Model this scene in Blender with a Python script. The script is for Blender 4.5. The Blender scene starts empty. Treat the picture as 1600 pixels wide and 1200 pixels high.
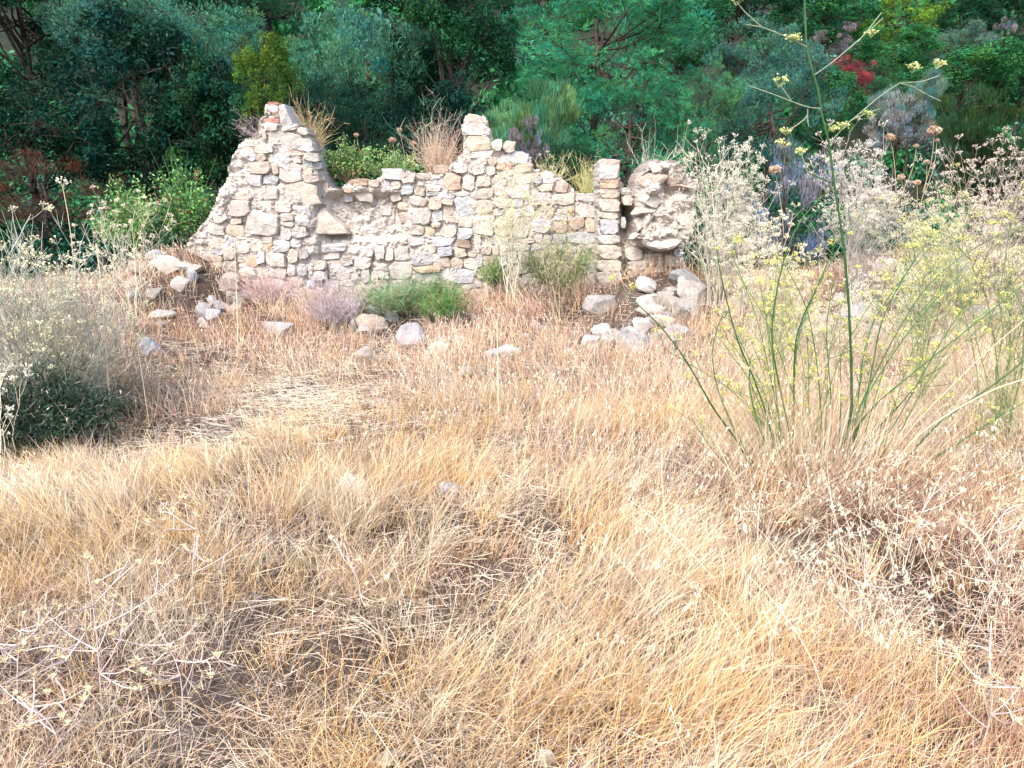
import bpy, math, random
import numpy as np
from mathutils import Vector, noise as mnoise

SC = bpy.context.scene
COL = SC.collection
PI = math.pi

# ------------------------------------------------------------------ camera
F = 1209.0                      # focal length in pixels of a 1600 x 1200 frame
CZ = 1.6
PITCH = math.radians(14.0)
cp, sp = math.cos(PITCH), math.sin(PITCH)
cam = bpy.data.cameras.new('camera')
cam_o = bpy.data.objects.new('camera', cam)
COL.objects.link(cam_o)
cam.sensor_fit = 'HORIZONTAL'
cam.angle = 2 * math.atan(800 / F)
cam.clip_start = 0.05
cam.clip_end = 600
cam_o.location = (0, 0, CZ)
cam_o.rotation_euler = (PI / 2 - PITCH, 0, 0)
SC.camera = cam_o

# ------------------------------------------------------------------ light
SUN_EL, SUN_AZ = math.radians(50), math.radians(207)
w = bpy.data.worlds.new('World')
SC.world = w
w.use_nodes = True
nt = w.node_tree
nt.nodes.clear()
sky = nt.nodes.new('ShaderNodeTexSky')
sky.sky_type = 'NISHITA'
sky.sun_disc = False
sky.sun_elevation = SUN_EL
sky.sun_rotation = SUN_AZ
sky.dust_density = 2.0
bg = nt.nodes.new('ShaderNodeBackground')
bg.inputs['Strength'].default_value = 0.15
wo = nt.nodes.new('ShaderNodeOutputWorld')
nt.links.new(sky.outputs[0], bg.inputs[0])
nt.links.new(bg.outputs[0], wo.inputs[0])
sun = bpy.data.lights.new('sun', 'SUN')
sun.energy = 1.5
sun.angle = math.radians(26)
sun.color = (1.0, 0.93, 0.84)
sun_o = bpy.data.objects.new('sun', sun)
COL.objects.link(sun_o)
sd = Vector((math.sin(SUN_AZ) * math.cos(SUN_EL), math.cos(SUN_AZ) * math.cos(SUN_EL), math.sin(SUN_EL)))
sun_o.rotation_euler = sd.to_track_quat('Z', 'Y').to_euler()
SC.view_settings.view_transform = 'Standard'
SC.view_settings.look = 'None'
SC.view_settings.gamma = 1.0
SC.view_settings.exposure = 1.82
SC.render.engine = 'CYCLES'
SC.cycles.max_bounces = 4
SC.cycles.diffuse_bounces = 2
SC.cycles.glossy_bounces = 2
SC.cycles.transmission_bounces = 3
SC.cycles.transparent_max_bounces = 4
SC.cycles.use_denoising = True
SC.cycles.use_adaptive_sampling = True
SC.cycles.adaptive_threshold = 0.02
SC.cycles.caustics_reflective = False
SC.cycles.caustics_refractive = False

# ------------------------------------------------------------------ helpers
RNG = np.random.default_rng(7)
random.seed(7)


def smooth(a, b, x):
    t = np.clip((x - a) / (b - a), 0, 1)
    return t * t * (3 - 2 * t)


_NT = np.random.default_rng(99).random((256, 256))


def vnoise(x, y, s=1.0):
    x = np.asarray(x, float) * s + 100.3
    y = np.asarray(y, float) * s + 57.7
    xi, yi = np.floor(x).astype(int), np.floor(y).astype(int)
    fx, fy = x - xi, y - yi
    fx, fy = fx * fx * (3 - 2 * fx), fy * fy * (3 - 2 * fy)
    a = _NT[xi & 255, yi & 255]
    b = _NT[(xi + 1) & 255, yi & 255]
    c = _NT[xi & 255, (yi + 1) & 255]
    d = _NT[(xi + 1) & 255, (yi + 1) & 255]
    return (a * (1 - fx) + b * fx) * (1 - fy) + (c * (1 - fx) + d * fx) * fy


def ground(x, y):
    x = np.asarray(x, float)
    y = np.asarray(y, float)
    z = 0.16 * (vnoise(x, y, 0.45) - 0.5) + 0.07 * (vnoise(x, y, 1.7) - 0.5)
    z = z + 0.03 * (vnoise(x, y, 5.1) - 0.5)
    z = z * smooth(0.3, 2.0, y)
    z = z + 0.16 * smooth(8.4, 10.2, y) * (1 - smooth(11.6, 13.5, y))
    z = z + 0.55 * np.exp(-(((x + 4.55) / 0.95) ** 2 + ((y - 10.7) / 1.2) ** 2)) * (0.75 + 0.5 * vnoise(x, y, 2.3))
    z = z + 0.50 * np.exp(-(((x - 6.6) / 2.3) ** 2 + ((y - 11.2) / 1.5) ** 2))
    z = z + 0.34 * np.exp(-(((x - 2.0) / 0.9) ** 2 + ((y - 10.1) / 0.9) ** 2))
    z = z - 0.5 * smooth(12.5, 15.5, y)
    h = np.clip(y - 17.5 + 0.05 * x, 0, None)
    z = z + 0.44 * h * h / (h + 5.0) + smooth(18, 30, y) * 2.0 * (vnoise(x, y, 0.09) - 0.5)
    return z


def at(u, v, Y):
    """world point seen at pixel (u, v) of the 1600 x 1200 frame at depth Y"""
    a, b = (u - 800) / F, (600 - v) / F
    t = Y / (cp + b * sp)
    return Vector((a * t, Y, CZ + t * (-sp + b * cp)))


def ppm(v, Y):
    """metres per pixel near row v at depth Y"""
    b = (600 - v) / F
    return Y / (cp + b * sp) / F


_YS = np.concatenate([np.arange(1.0, 20, 0.02), np.arange(20, 140, 0.1)])


def hit(u, v):
    a, b = (u - 800) / F, (600 - v) / F
    t = _YS / (cp + b * sp)
    z = CZ + t * (-sp + b * cp)
    k = np.nonzero(z <= ground(a * t, _YS))[0]
    i = k[0] if len(k) else len(_YS) - 1
    return Vector((a * t[i], _YS[i], z[i]))


def project(P):
    x, y, z = P[:, 0], P[:, 1], P[:, 2] - CZ
    d = y * cp - z * sp
    d = np.maximum(d, 0.05)
    return 800 + F * x / d, 600 - F * (y * sp + z * cp) / d


def nrm(a):
    return a / np.maximum(np.linalg.norm(a, axis=-1, keepdims=True), 1e-9)


class Geo:
    def __init__(self):
        self.v, self.f3, self.f4, self.c, self.n = [], [], [], [], 0

    def add(self, v, f, col):
        v = np.asarray(v, np.float32).reshape(-1, 3)
        f = np.asarray(f, np.int64)
        c = np.empty((len(v), 4), np.float32)
        c[:, 3] = 1
        c[:, :3] = col
        self.v.append(v)
        self.c.append(c)
        (self.f3 if f.shape[1] == 3 else self.f4).append(f + self.n)
        self.n += len(v)

    def mesh(self, name, mat, sm=False):
        me = bpy.data.meshes.new(name)
        v = np.concatenate(self.v)
        c = np.concatenate(self.c)
        f3 = np.concatenate(self.f3) if self.f3 else np.zeros((0, 3), int)
        f4 = np.concatenate(self.f4) if self.f4 else np.zeros((0, 4), int)
        me.vertices.add(len(v))
        me.vertices.foreach_set('co', v.ravel())
        me.loops.add(f3.size + f4.size)
        me.loops.foreach_set('vertex_index', np.concatenate([f3.ravel(), f4.ravel()]).astype(np.int32))
        me.polygons.add(len(f3) + len(f4))
        ls = np.concatenate([np.arange(len(f3)) * 3, f3.size + np.arange(len(f4)) * 4]).astype(np.int32)
        me.polygons.foreach_set('loop_start', ls)
        me.polygons.foreach_set('use_smooth', np.full(len(ls), sm))
        at_ = me.attributes.new('Col', 'FLOAT_COLOR', 'POINT')
        at_.data.foreach_set('color', c.ravel())
        me.materials.append(mat)
        me.update(calc_edges=True)
        return me

    def build(self, name, mat, parent=None, sm=False, kind=None):
        o = bpy.data.objects.new(name, self.mesh(name, mat, sm))
        COL.objects.link(o)
        if parent is not None:
            o.parent = parent
        if kind:
            o['kind'] = kind
        return o

    # many ribbons at once
    def ribbons(self, P, D, L, W, bend, c0, c1, K=3, taper=0.85, rng=RNG):
        N = len(P)
        if N == 0:
            return None
        D = nrm(np.asarray(D, float))
        L = np.broadcast_to(np.asarray(L, float), (N,))
        W = np.broadcast_to(np.asarray(W, float), (N,))
        t = np.linspace(0, 1, K + 1)
        pos = P[:, None] + (L[:, None] * t)[..., None] * D[:, None] + (L[:, None] * t ** 2)[..., None] * bend[:, None]
        side = nrm(np.cross(D, rng.normal(size=(N, 3))))
        wd = W[:, None] * 0.5 * (1 - taper * t)
        off = wd[..., None] * side[:, None]
        V = np.stack([pos - off, pos + off], 2)
        c0 = np.broadcast_to(np.asarray(c0, float), (N, 3))
        c1 = np.broadcast_to(np.asarray(c1, float), (N, 3))
        C = c0[:, None] * (1 - t)[None, :, None] + c1[:, None] * t[None, :, None]
        C = np.repeat(C[:, :, None], 2, 2)
        i = (np.arange(N) * 2 * (K + 1))[:, None] + (np.arange(K) * 2)[None]
        f = np.stack([i, i + 1, i + 3, i + 2], -1).reshape(-1, 4)
        self.add(V.reshape(-1, 3), f, C.reshape(-1, 3))
        return pos

    # many tubes at once: P (N,K,3), R (N,K)
    def tubes(self, P, R, col, sides=4):
        P = np.asarray(P, float)
        N, K, _ = P.shape
        if N == 0:
            return
        R = np.broadcast_to(np.asarray(R, float), (N, K))
        T = nrm(np.gradient(P, axis=1))
        ref = np.zeros_like(T)
        ref[..., 0] = 1.0
        ref[np.abs(T[..., 0]) > 0.9] = (0, 1, 0)
        A = nrm(np.cross(T, ref))
        B = np.cross(T, A)
        th = np.arange(sides) * 2 * PI / sides
        V = P[:, :, None] + R[..., None, None] * (np.cos(th)[:, None] * A[:, :, None] + np.sin(th)[:, None] * B[:, :, None])
        base = (np.arange(N) * K * sides)[:, None, None] + (np.arange(K - 1) * sides)[None, :, None]
        s = np.arange(sides)[None, None]
        s2 = (s + 1) % sides
        f = np.stack([base + s, base + s2, base + sides + s2, base + sides + s], -1).reshape(-1, 4)
        col = np.asarray(col, float)
        if col.ndim == 2:
            col = np.repeat(col, K * sides, 0)
        elif col.ndim == 3:
            col = np.repeat(col[:, :, None], sides, 2).reshape(-1, 3)
        self.add(V.reshape(-1, 3), f, col)

    # many small octahedra
    def blobs(self, P, S, col, flat=1.0, rng=RNG):
        N = len(P)
        if N == 0:
            return
        S = np.broadcast_to(np.asarray(S, float), (N,))
        base = np.array([[1, 1, flat], [-1, -1, flat], [-1, 1, -flat], [1, -1, -flat]]) * 0.75
        j = 1 + 0.3 * rng.normal(size=(N, 4, 1))
        an = rng.uniform(0, 2 * PI, N)
        ca, sa = np.cos(an)[:, None], np.sin(an)[:, None]
        bx = base[None, :, 0] * ca - base[None, :, 1] * sa
        by = base[None, :, 0] * sa + base[None, :, 1] * ca
        rb = np.stack([bx, by, np.broadcast_to(base[None, :, 2], bx.shape)], -1)
        V = P[:, None] + S[:, None, None] * rb * j
        fb = np.array([[0, 2, 1], [0, 1, 3], [0, 3, 2], [1, 2, 3]])
        f = (fb[None] + (np.arange(N) * 4)[:, None, None]).reshape(-1, 3)
        col = np.asarray(col, float)
        if col.ndim == 2:
            col = np.repeat(col, 4, 0)
        self.add(V.reshape(-1, 3), f, col)

    # many leaves: rhombus at P, along D, normal about Nn
    def leaves(self, P, D, Nn, L, W, col):
        N = len(P)
        if N == 0:
            return
        D = nrm(D)
        S = nrm(np.cross(D, Nn))
        L = np.broadcast_to(np.asarray(L, float), (N,))[:, None]
        W = np.broadcast_to(np.asarray(W, float), (N,))[:, None]
        V = np.stack([P, P + D * L * 0.5 + S * W * 0.5, P + D * L, P + D * L * 0.5 - S * W * 0.5], 1)
        f = (np.arange(N) * 4)[:, None] + np.arange(4)[None]
        col = np.asarray(col, float)
        if col.ndim == 2:
            col = np.repeat(col, 4, 0)
        self.add(V.reshape(-1, 3), f, col)


def tag(o, label, cat, group=None):
    o['label'] = label
    o['category'] = cat
    if group:
        o['group'] = group
    return o


def thing(name, label, cat, loc=(0, 0, 0), group=None):
    o = bpy.data.objects.new(name, None)
    COL.objects.link(o)
    o.location = loc
    o.empty_display_size = 0.1
    return tag(o, label, cat, group)


def rv(n, rng=RNG):
    return nrm(rng.normal(size=(n, 3)))


def mixc(cols, n, jit=0.12, rng=RNG):
    """n random colours out of a palette, each a little brighter or darker"""
    cols = np.asarray(cols, float)
    k = rng.integers(0, len(cols), n)
    a = cols[k] * (1 + jit * rng.normal(size=(n, 1)))
    return np.clip(a, 0.003, 0.95)


# ------------------------------------------------------------------ materials
def new_mat(name):
    m = bpy.data.materials.new(name)
    m.use_nodes = True
    n = m.node_tree
    n.nodes.clear()
    return m, n.nodes, n.links


def leaf_mat(name, trans=0.3, tint=True, rough=0.6, sheen=0.0):
    m, N, L = new_mat(name)
    out = N.new('ShaderNodeOutputMaterial')
    at_ = N.new('ShaderNodeAttribute')
    at_.attribute_name = 'Col'
    c = at_.outputs['Color']
    if tint:
        oi = N.new('ShaderNodeObjectInfo')
        mx = N.new('ShaderNodeMix')
        mx.data_type = 'RGBA'
        mx.blend_type = 'MULTIPLY'
        mx.inputs[0].default_value = 1.0
        L.new(c, mx.inputs[6])
        L.new(oi.outputs['Color'], mx.inputs[7])
        c = mx.outputs[2]
    d = N.new('ShaderNodeBsdfDiffuse')
    t = N.new('ShaderNodeBsdfTranslucent')
    ms = N.new('ShaderNodeMixShader')
    ms.inputs[0].default_value = trans
    L.new(c, d.inputs[0])
    L.new(c, t.inputs[0])
    L.new(d.outputs[0], ms.inputs[1])
    L.new(t.outputs[0], ms.inputs[2])
    sh = ms.outputs[0]
    if sheen > 0:
        g = N.new('ShaderNodeBsdfGlossy')
        g.inputs['Roughness'].default_value = rough
        g.inputs[0].default_value = (1, 1, 1, 1)
        m2 = N.new('ShaderNodeMixShader')
        m2.inputs[0].default_value = sheen
        L.new(sh, m2.inputs[1])
        L.new(g.outputs[0], m2.inputs[2])
        sh = m2.outputs[0]
    L.new(sh, out.inputs[0])
    return m


def noise_node(N, L, vec, scale, detail=4, rough=0.55):
    n = N.new('ShaderNodeTexNoise')
    n.inputs['Scale'].default_value = scale
    n.inputs['Detail'].default_value = detail
    n.inputs['Roughness'].default_value = rough
    if vec is not None:
        L.new(vec, n.inputs['Vector'])
    return n


def ramp(N, L, fac, stops):
    r = N.new('ShaderNodeValToRGB')
    e = r.color_ramp.elements
    e[0].position, e[0].color = stops[0][0], (*stops[0][1], 1)
    e[1].position, e[1].color = stops[-1][0], (*stops[-1][1], 1)
    for p, c in stops[1:-1]:
        x = e.new(p)
        x.color = (*c, 1)
    L.new(fac, r.inputs[0])
    return r


def stone_mat(name, base=None, scale=1.0, bump=0.9, lichen=True, dust=0.0):
    m, N, L = new_mat(name)
    out = N.new('ShaderNodeOutputMaterial')
    p = N.new('ShaderNodeBsdfPrincipled')
    p.inputs['Roughness'].default_value = 0.92
    p.inputs['Specular IOR Level'].default_value = 0.2
    tc = N.new('ShaderNodeTexCoord')
    oi = N.new('ShaderNodeObjectInfo')
    va = N.new('ShaderNodeVectorMath')
    va.operation = 'ADD'
    cmb = N.new('ShaderNodeCombineXYZ')
    mu = N.new('ShaderNodeMath')
    mu.operation = 'MULTIPLY'
    mu.inputs[1].default_value = 37.0
    L.new(oi.outputs['Random'], mu.inputs[0])
    L.new(mu.outputs[0], cmb.inputs[0])
    L.new(mu.outputs[0], cmb.inputs[2])
    L.new(tc.outputs['Object'], va.inputs[0])
    L.new(cmb.outputs[0], va.inputs[1])
    vec = va.outputs[0]
    n1 = noise_node(N, L, vec, 9 * scale, 6, 0.62)
    r1 = ramp(N, L, n1.outputs[0], [(0.28, (0.6, 0.56, 0.53)), (0.48, (0.96, 0.945, 0.93)), (0.72, (1.18, 1.17, 1.15))])
    if base is None:
        c = oi.outputs['Color']
    else:
        rg = N.new('ShaderNodeRGB')
        rg.outputs[0].default_value = (*base, 1)
        c = rg.outputs[0]
    mx = N.new('ShaderNodeMix')
    mx.data_type = 'RGBA'
    mx.blend_type = 'MULTIPLY'
    mx.inputs[0].default_value = 0.85
    L.new(c, mx.inputs[6])
    L.new(r1.outputs[0], mx.inputs[7])
    c = mx.outputs[2]
    if lichen:
        n2 = noise_node(N, L, vec, 5.0 * scale, 5, 0.7)
        r2 = ramp(N, L, n2.outputs[0], [(0.56, (0, 0, 0)), (0.7, (0.55, 0.55, 0.55))])
        m2 = N.new('ShaderNodeMix')
        m2.data_type = 'RGBA'
        L.new(r2.outputs[0], m2.inputs[0])
        L.new(c, m2.inputs[6])
        m2.inputs[7].default_value = (0.46, 0.35, 0.25, 1)
        c = m2.outputs[2]
        n3 = noise_node(N, L, vec, 26.0 * scale, 3, 0.6)
        r3 = ramp(N, L, n3.outputs[0], [(0.6, (0, 0, 0)), (0.72, (0.6, 0.6, 0.6))])
        m3 = N.new('ShaderNodeMix')
        m3.data_type = 'RGBA'
        L.new(r3.outputs[0], m3.inputs[0])
        L.new(c, m3.inputs[6])
        m3.inputs[7].default_value = (0.27, 0.24, 0.22, 1)
        c = m3.outputs[2]
    L.new(c, p.inputs['Base Color'])
    nb = noise_node(N, L, vec, 16 * scale, 8, 0.7)
    b = N.new('ShaderNodeBump')
    b.inputs['Strength'].default_value = bump
    b.inputs['Distance'].default_value = 0.05
    L.new(nb.outputs[0], b.inputs['Height'])
    L.new(b.outputs[0], p.inputs['Normal'])
    L.new(p.outputs[0], out.inputs[0])
    return m


M_LEAF = leaf_mat('leaf', 0.28, True, 0.5, 0.004)
M_DRY = leaf_mat('dry_straw', 0.10, False)
M_GREEN = leaf_mat('green_stem', 0.12, False, 0.4, 0.03)
M_STONE = stone_mat('weathered_stone')
M_BOULDER = stone_mat('field_boulder', None, 0.55, 0.7)
M_MORTAR = stone_mat('earth_mortar', (0.56, 0.495, 0.44), 1.4, 0.9, True)


def bark_mat():
    m, N, L = new_mat('bark')
    out = N.new('ShaderNodeOutputMaterial')
    d = N.new('ShaderNodeBsdfDiffuse')
    tc = N.new('ShaderNodeTexCoord')
    n = noise_node(N, L, tc.outputs['Object'], 14, 5)
    r = ramp(N, L, n.outputs[0], [(0.3, (0.025, 0.02, 0.018)), (0.7, (0.09, 0.072, 0.06))])
    L.new(r.outputs[0], d.inputs[0])
    L.new(d.outputs[0], out.inputs[0])
    return m


M_BARK = bark_mat()


def soil_mat():
    m, N, L = new_mat('dry_soil')
    out = N.new('ShaderNodeOutputMaterial')
    p = N.new('ShaderNodeBsdfPrincipled')
    p.inputs['Roughness'].default_value = 0.95
    p.inputs['Specular IOR Level'].default_value = 0.1
    tc = N.new('ShaderNodeTexCoord')
    v = tc.outputs['Object']
    n1 = noise_node(N, L, v, 1.3, 6, 0.6)
    r1 = ramp(N, L, n1.outputs[0], [(0.3, (0.045, 0.03, 0.022)), (0.55, (0.10, 0.075, 0.06)), (0.75, (0.19, 0.165, 0.145))])
    n2 = noise_node(N, L, v, 38, 6, 0.7)
    r2 = ramp(N, L, n2.outputs[0], [(0.3, (0.55, 0.5, 0.48)), (0.65, (1.1, 1.05, 1.0))])
    mx = N.new('ShaderNodeMix')
    mx.data_type = 'RGBA'
    mx.blend_type = 'MULTIPLY'
    mx.inputs[0].default_value = 1
    L.new(r1.outputs[0], mx.inputs[6])
    L.new(r2.outputs[0], mx.inputs[7])
    # dry hillside scrub beyond the ruin
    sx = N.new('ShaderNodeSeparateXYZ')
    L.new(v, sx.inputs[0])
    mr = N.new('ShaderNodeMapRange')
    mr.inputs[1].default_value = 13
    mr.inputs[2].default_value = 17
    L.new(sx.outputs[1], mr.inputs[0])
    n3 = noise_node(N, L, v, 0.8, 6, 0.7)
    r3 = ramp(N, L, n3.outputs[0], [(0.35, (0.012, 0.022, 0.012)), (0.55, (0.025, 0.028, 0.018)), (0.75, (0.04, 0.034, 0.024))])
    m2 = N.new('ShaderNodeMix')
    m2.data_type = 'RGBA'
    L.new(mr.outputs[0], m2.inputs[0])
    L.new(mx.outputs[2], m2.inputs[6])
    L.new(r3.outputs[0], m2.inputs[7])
    L.new(m2.outputs[2], p.inputs['Base Color'])
    b = N.new('ShaderNodeBump')
    b.inputs['Strength'].default_value = 0.7
    b.inputs['Distance'].default_value = 0.03
    L.new(n2.outputs[0], b.inputs['Height'])
    L.new(b.outputs[0], p.inputs['Normal'])
    L.new(p.outputs[0], out.inputs[0])
    return m


# ------------------------------------------------------------------ ground
def build_ground():
    ys = np.concatenate([np.arange(-8, 0.5, 0.5), np.arange(0.5, 14, 0.1), np.arange(14, 30, 0.6), np.arange(30, 185, 4)])
    xs = np.concatenate([-np.geomspace(130, 9, 40), np.arange(-8.9, 9, 0.12), np.geomspace(9, 130, 40)])
    X, Y = np.meshgrid(xs, ys)
    Z = ground(X, Y)
    V = np.stack([X, Y, Z], -1).reshape(-1, 3)
    nx, ny = len(xs), len(ys)
    i = (np.arange(ny - 1) * nx)[:, None] + np.arange(nx - 1)[None]
    f = np.stack([i, i + 1, i + nx + 1, i + nx], -1).reshape(-1, 4)
    g = Geo()
    g.add(V, f, (1, 1, 1))
    return g.build('ground', soil_mat(), sm=True, kind='structure')


build_ground()

# ------------------------------------------------------------------ ruin
CREAM, TAN, GREY, BLUE = (0.62, 0.54, 0.46), (0.59, 0.485, 0.385), (0.54, 0.50, 0.465), (0.45, 0.465, 0.49)
WHITE, ORANGE, RED, BROWN, PINK = (0.66, 0.60, 0.54), (0.56, 0.40, 0.27), (0.52, 0.22, 0.16), (0.32, 0.23, 0.17), (0.57, 0.43, 0.36)
PALEB = (0.54, 0.53, 0.53)
WY = 10.9


def inside(poly, u, v):
    poly = np.asarray(poly, float)
    u, v = np.asarray(u, float), np.asarray(v, float)
    r = np.zeros(u.shape, bool)
    j = len(poly) - 1
    for i in range(len(poly)):
        (ui, vi), (uj, vj) = poly[i], poly[j]
        c = ((vi > v) != (vj > v)) & (u < (uj - ui) * (v - vi) / (vj - vi + 1e-9) + ui)
        r ^= c
        j = i
    return r


def core(poly, Y, thick, rec, name, parent, cell=2.7, rough=0.06):
    """rough earth-mortar body of a wall: a displaced front sheet inside an outline, with edge and back"""
    us = np.arange(min(p[0] for p in poly) - 4, max(p[0] for p in poly) + 4, cell)
    vs = np.arange(min(p[1] for p in poly) - 4, max(p[1] for p in poly) + 4, cell)
    U, Vv = np.meshgrid(us, vs)
    cu, cv = U[:-1, :-1] + cell / 2, Vv[:-1, :-1] + cell / 2
    wob = 3.0 * (vnoise(cu, cv, 0.13) - 0.5)
    wob2 = 3.0 * (vnoise(cv, cu, 0.17) - 0.5)
    ins = inside(poly, cu + wob, cv + wob2)
    ju = U + 1.3 * (vnoise(U, Vv, 0.4) - 0.5)
    jv = Vv + 1.3 * (vnoise(Vv, U, 0.43) - 0.5)
    dep = rec(U, Vv) + 0.085 * (vnoise(U, Vv, 0.055) - 0.6) + rough * (vnoise(U, Vv, 0.12) - 0.5) + rough * 0.7 * (vnoise(U, Vv, 0.35) - 0.5) + rough * 0.4 * (vnoise(U, Vv, 0.9) - 0.5)
    a, b = (ju - 800) / F, (600 - jv) / F
    t = Y / (cp + b * sp)
    front = np.stack([a * t, Y + dep, CZ + t * (-sp + b * cp)], -1).reshape(-1, 3)
    back = front.copy()
    back[:, 1] = Y + thick
    nx = len(us)
    n = len(front)
    iy, ix = np.nonzero(ins)
    q = iy * nx + ix
    ff = np.stack([q, q + nx, q + nx + 1, q + 1], -1)
    fb = ff[:, ::-1] + n
    pad = np.pad(ins, 1)
    e = []
    for dy, dx, i0, i1 in ((-1, 0, 1, 0), (1, 0, nx, nx + 1), (0, -1, 0, nx), (0, 1, nx + 1, 1)):
        m = ~pad[iy + 1 + dy, ix + 1 + dx]
        qq = q[m]
        e.append(np.stack([qq + i0, qq + i1, qq + i1 + n, qq + i0 + n], -1))
    f = np.concatenate([ff, fb] + e)
    used, inv = np.unique(f.ravel(), return_inverse=True)
    g = Geo()
    g.add(np.concatenate([front, back])[used], inv.reshape(-1, 4), (1, 1, 1))
    return g.build(name, M_MORTAR, parent)


def stone_obj(u0, v0, u1, v1, Y, col, parent, prot=0.05, back=0.25, poly=None, name='stone', n=10, rot=0.0, jit=0.80):
    uc, vc = (u0 + u1) / 2, (v0 + v1) / 2
    c = at(uc, vc, Y)
    k = ppm(vc, Y)
    kz = k * 1.03
    if poly is None:
        p = random.uniform(4.5, 10.0)
        pts = []
        off = random.uniform(-0.15, 0.15)
        asp = (v1 - v0) / max(u1 - u0, 1)
        for i in range(n):
            th = 2 * PI * i / n + off + random.uniform(-0.12, 0.12)
            cx, sx = math.cos(th), math.sin(th)
            r = (abs(cx) ** p + abs(sx) ** p) ** (-1 / p) * random.uniform(jit, 1.05)
            pts.append((cx * r * (u1 - u0) / 2 * k, sx * r * (v1 - v0) / 2 * kz))
        sl = random.uniform(-0.2, 0.2) if jit < 0.85 else random.uniform(-0.08, 0.08)
        pts = [(x, z + sl * x * 0.6) for x, z in pts]
        if rot:
            cr, sr = math.cos(rot), math.sin(rot)
            pts = [(x * cr - z * sr, x * sr + z * cr) for x, z in pts]
    else:
        pts = [((a - uc) * k, -(b - vc) * kz) for a, b in poly]
        if sum(pts[i - 1][0] * pts[i][1] - pts[i][0] * pts[i - 1][1] for i in range(len(pts))) < 0:
            pts = pts[::-1]
    n = len(pts)
    V = []
    tx, tz = random.uniform(-0.25, 0.25), random.uniform(-0.2, 0.2)
    for s, d in ((0.96, back), (1.0, -prot * 0.3), (0.9, -prot * 0.95)):
        for x, z in pts:
            jj = random.uniform(-0.2, 0.2) * prot
            V.append((x * s, d + (jj + tx * x * 0.35 + tz * z * 0.35 if d < 0 else 0), z * s))
    V.append((random.uniform(-.2, .2) * (u1 - u0) * k / 2, -prot * random.uniform(0.85, 1.2), random.uniform(-.2, .2) * (v1 - v0) * k / 2))
    fs = []
    for r in range(2):
        for i in range(n):
            j = (i + 1) % n
            fs.append((r * n + i, r * n + j, (r + 1) * n + j, (r + 1) * n + i))
    for i in range(n):
        fs.append((2 * n + i, 2 * n + (i + 1) % n, 3 * n))
    me = bpy.data.meshes.new(name)
    me.from_pydata(V, [], [f[::-1] for f in fs])
    me.materials.append(M_STONE)
    o = bpy.data.objects.new(name, me)
    COL.objects.link(o)
    o.parent = parent
    o.location = c - parent.location
    col = [0.90 * (0.86 * z_ + 0.14 * m_) for z_, m_ in zip(col, (0.60, 0.54, 0.49))]
    j = random.uniform(0.86, 1.08)
    o.color = (col[0] * j, col[1] * j * random.uniform(0.97, 1.02), col[2] * j * random.uniform(0.95, 1.04), 1)
    return o


WALL = [(296, 520), (300, 380), (318, 356), (332, 342), (346, 318), (352, 303), (362, 283), (367, 262), (373, 248), (382, 226),
        (395, 217), (410, 213), (411, 188), (418, 184), (418, 163), (440, 165), (450, 180), (459, 196), (478, 204), (490, 220),
        (496, 240), (503, 256), (506, 276), (513, 290), (535, 298), (537, 290), (548, 280), (575, 283), (594, 279), (598, 268),
        (625, 265), (650, 272), (690, 271), (704, 258), (724, 241), (725, 215), (721, 196), (728, 182), (758, 182), (770, 215),
        (772, 233), (790, 234), (826, 241), (832, 262), (870, 273), (890, 290), (902, 301), (936, 304), (938, 520)]


def rec_wall(u, v):
    d = np.where(u < 500, -0.16, 0.0) * (1 - smooth(490, 508, u))
    d = np.where(u < 490, -0.16, d)
    # plaster left on the ragged slope of the gable
    pl = np.exp(-(((u - 372 - (v - 290) * -0.35) / 26) ** 2)) * smooth(215, 250, v) * (1 - smooth(320, 350, v))
    d = d - 0.07 * pl
    # shallow recess beside the gable
    nic = smooth(504, 520, u) * (1 - smooth(620, 642, u)) * smooth(296, 312, v) * (1 - smooth(368, 378, v))
    d = d + 0.15 * nic
    return d + 0.004


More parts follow.
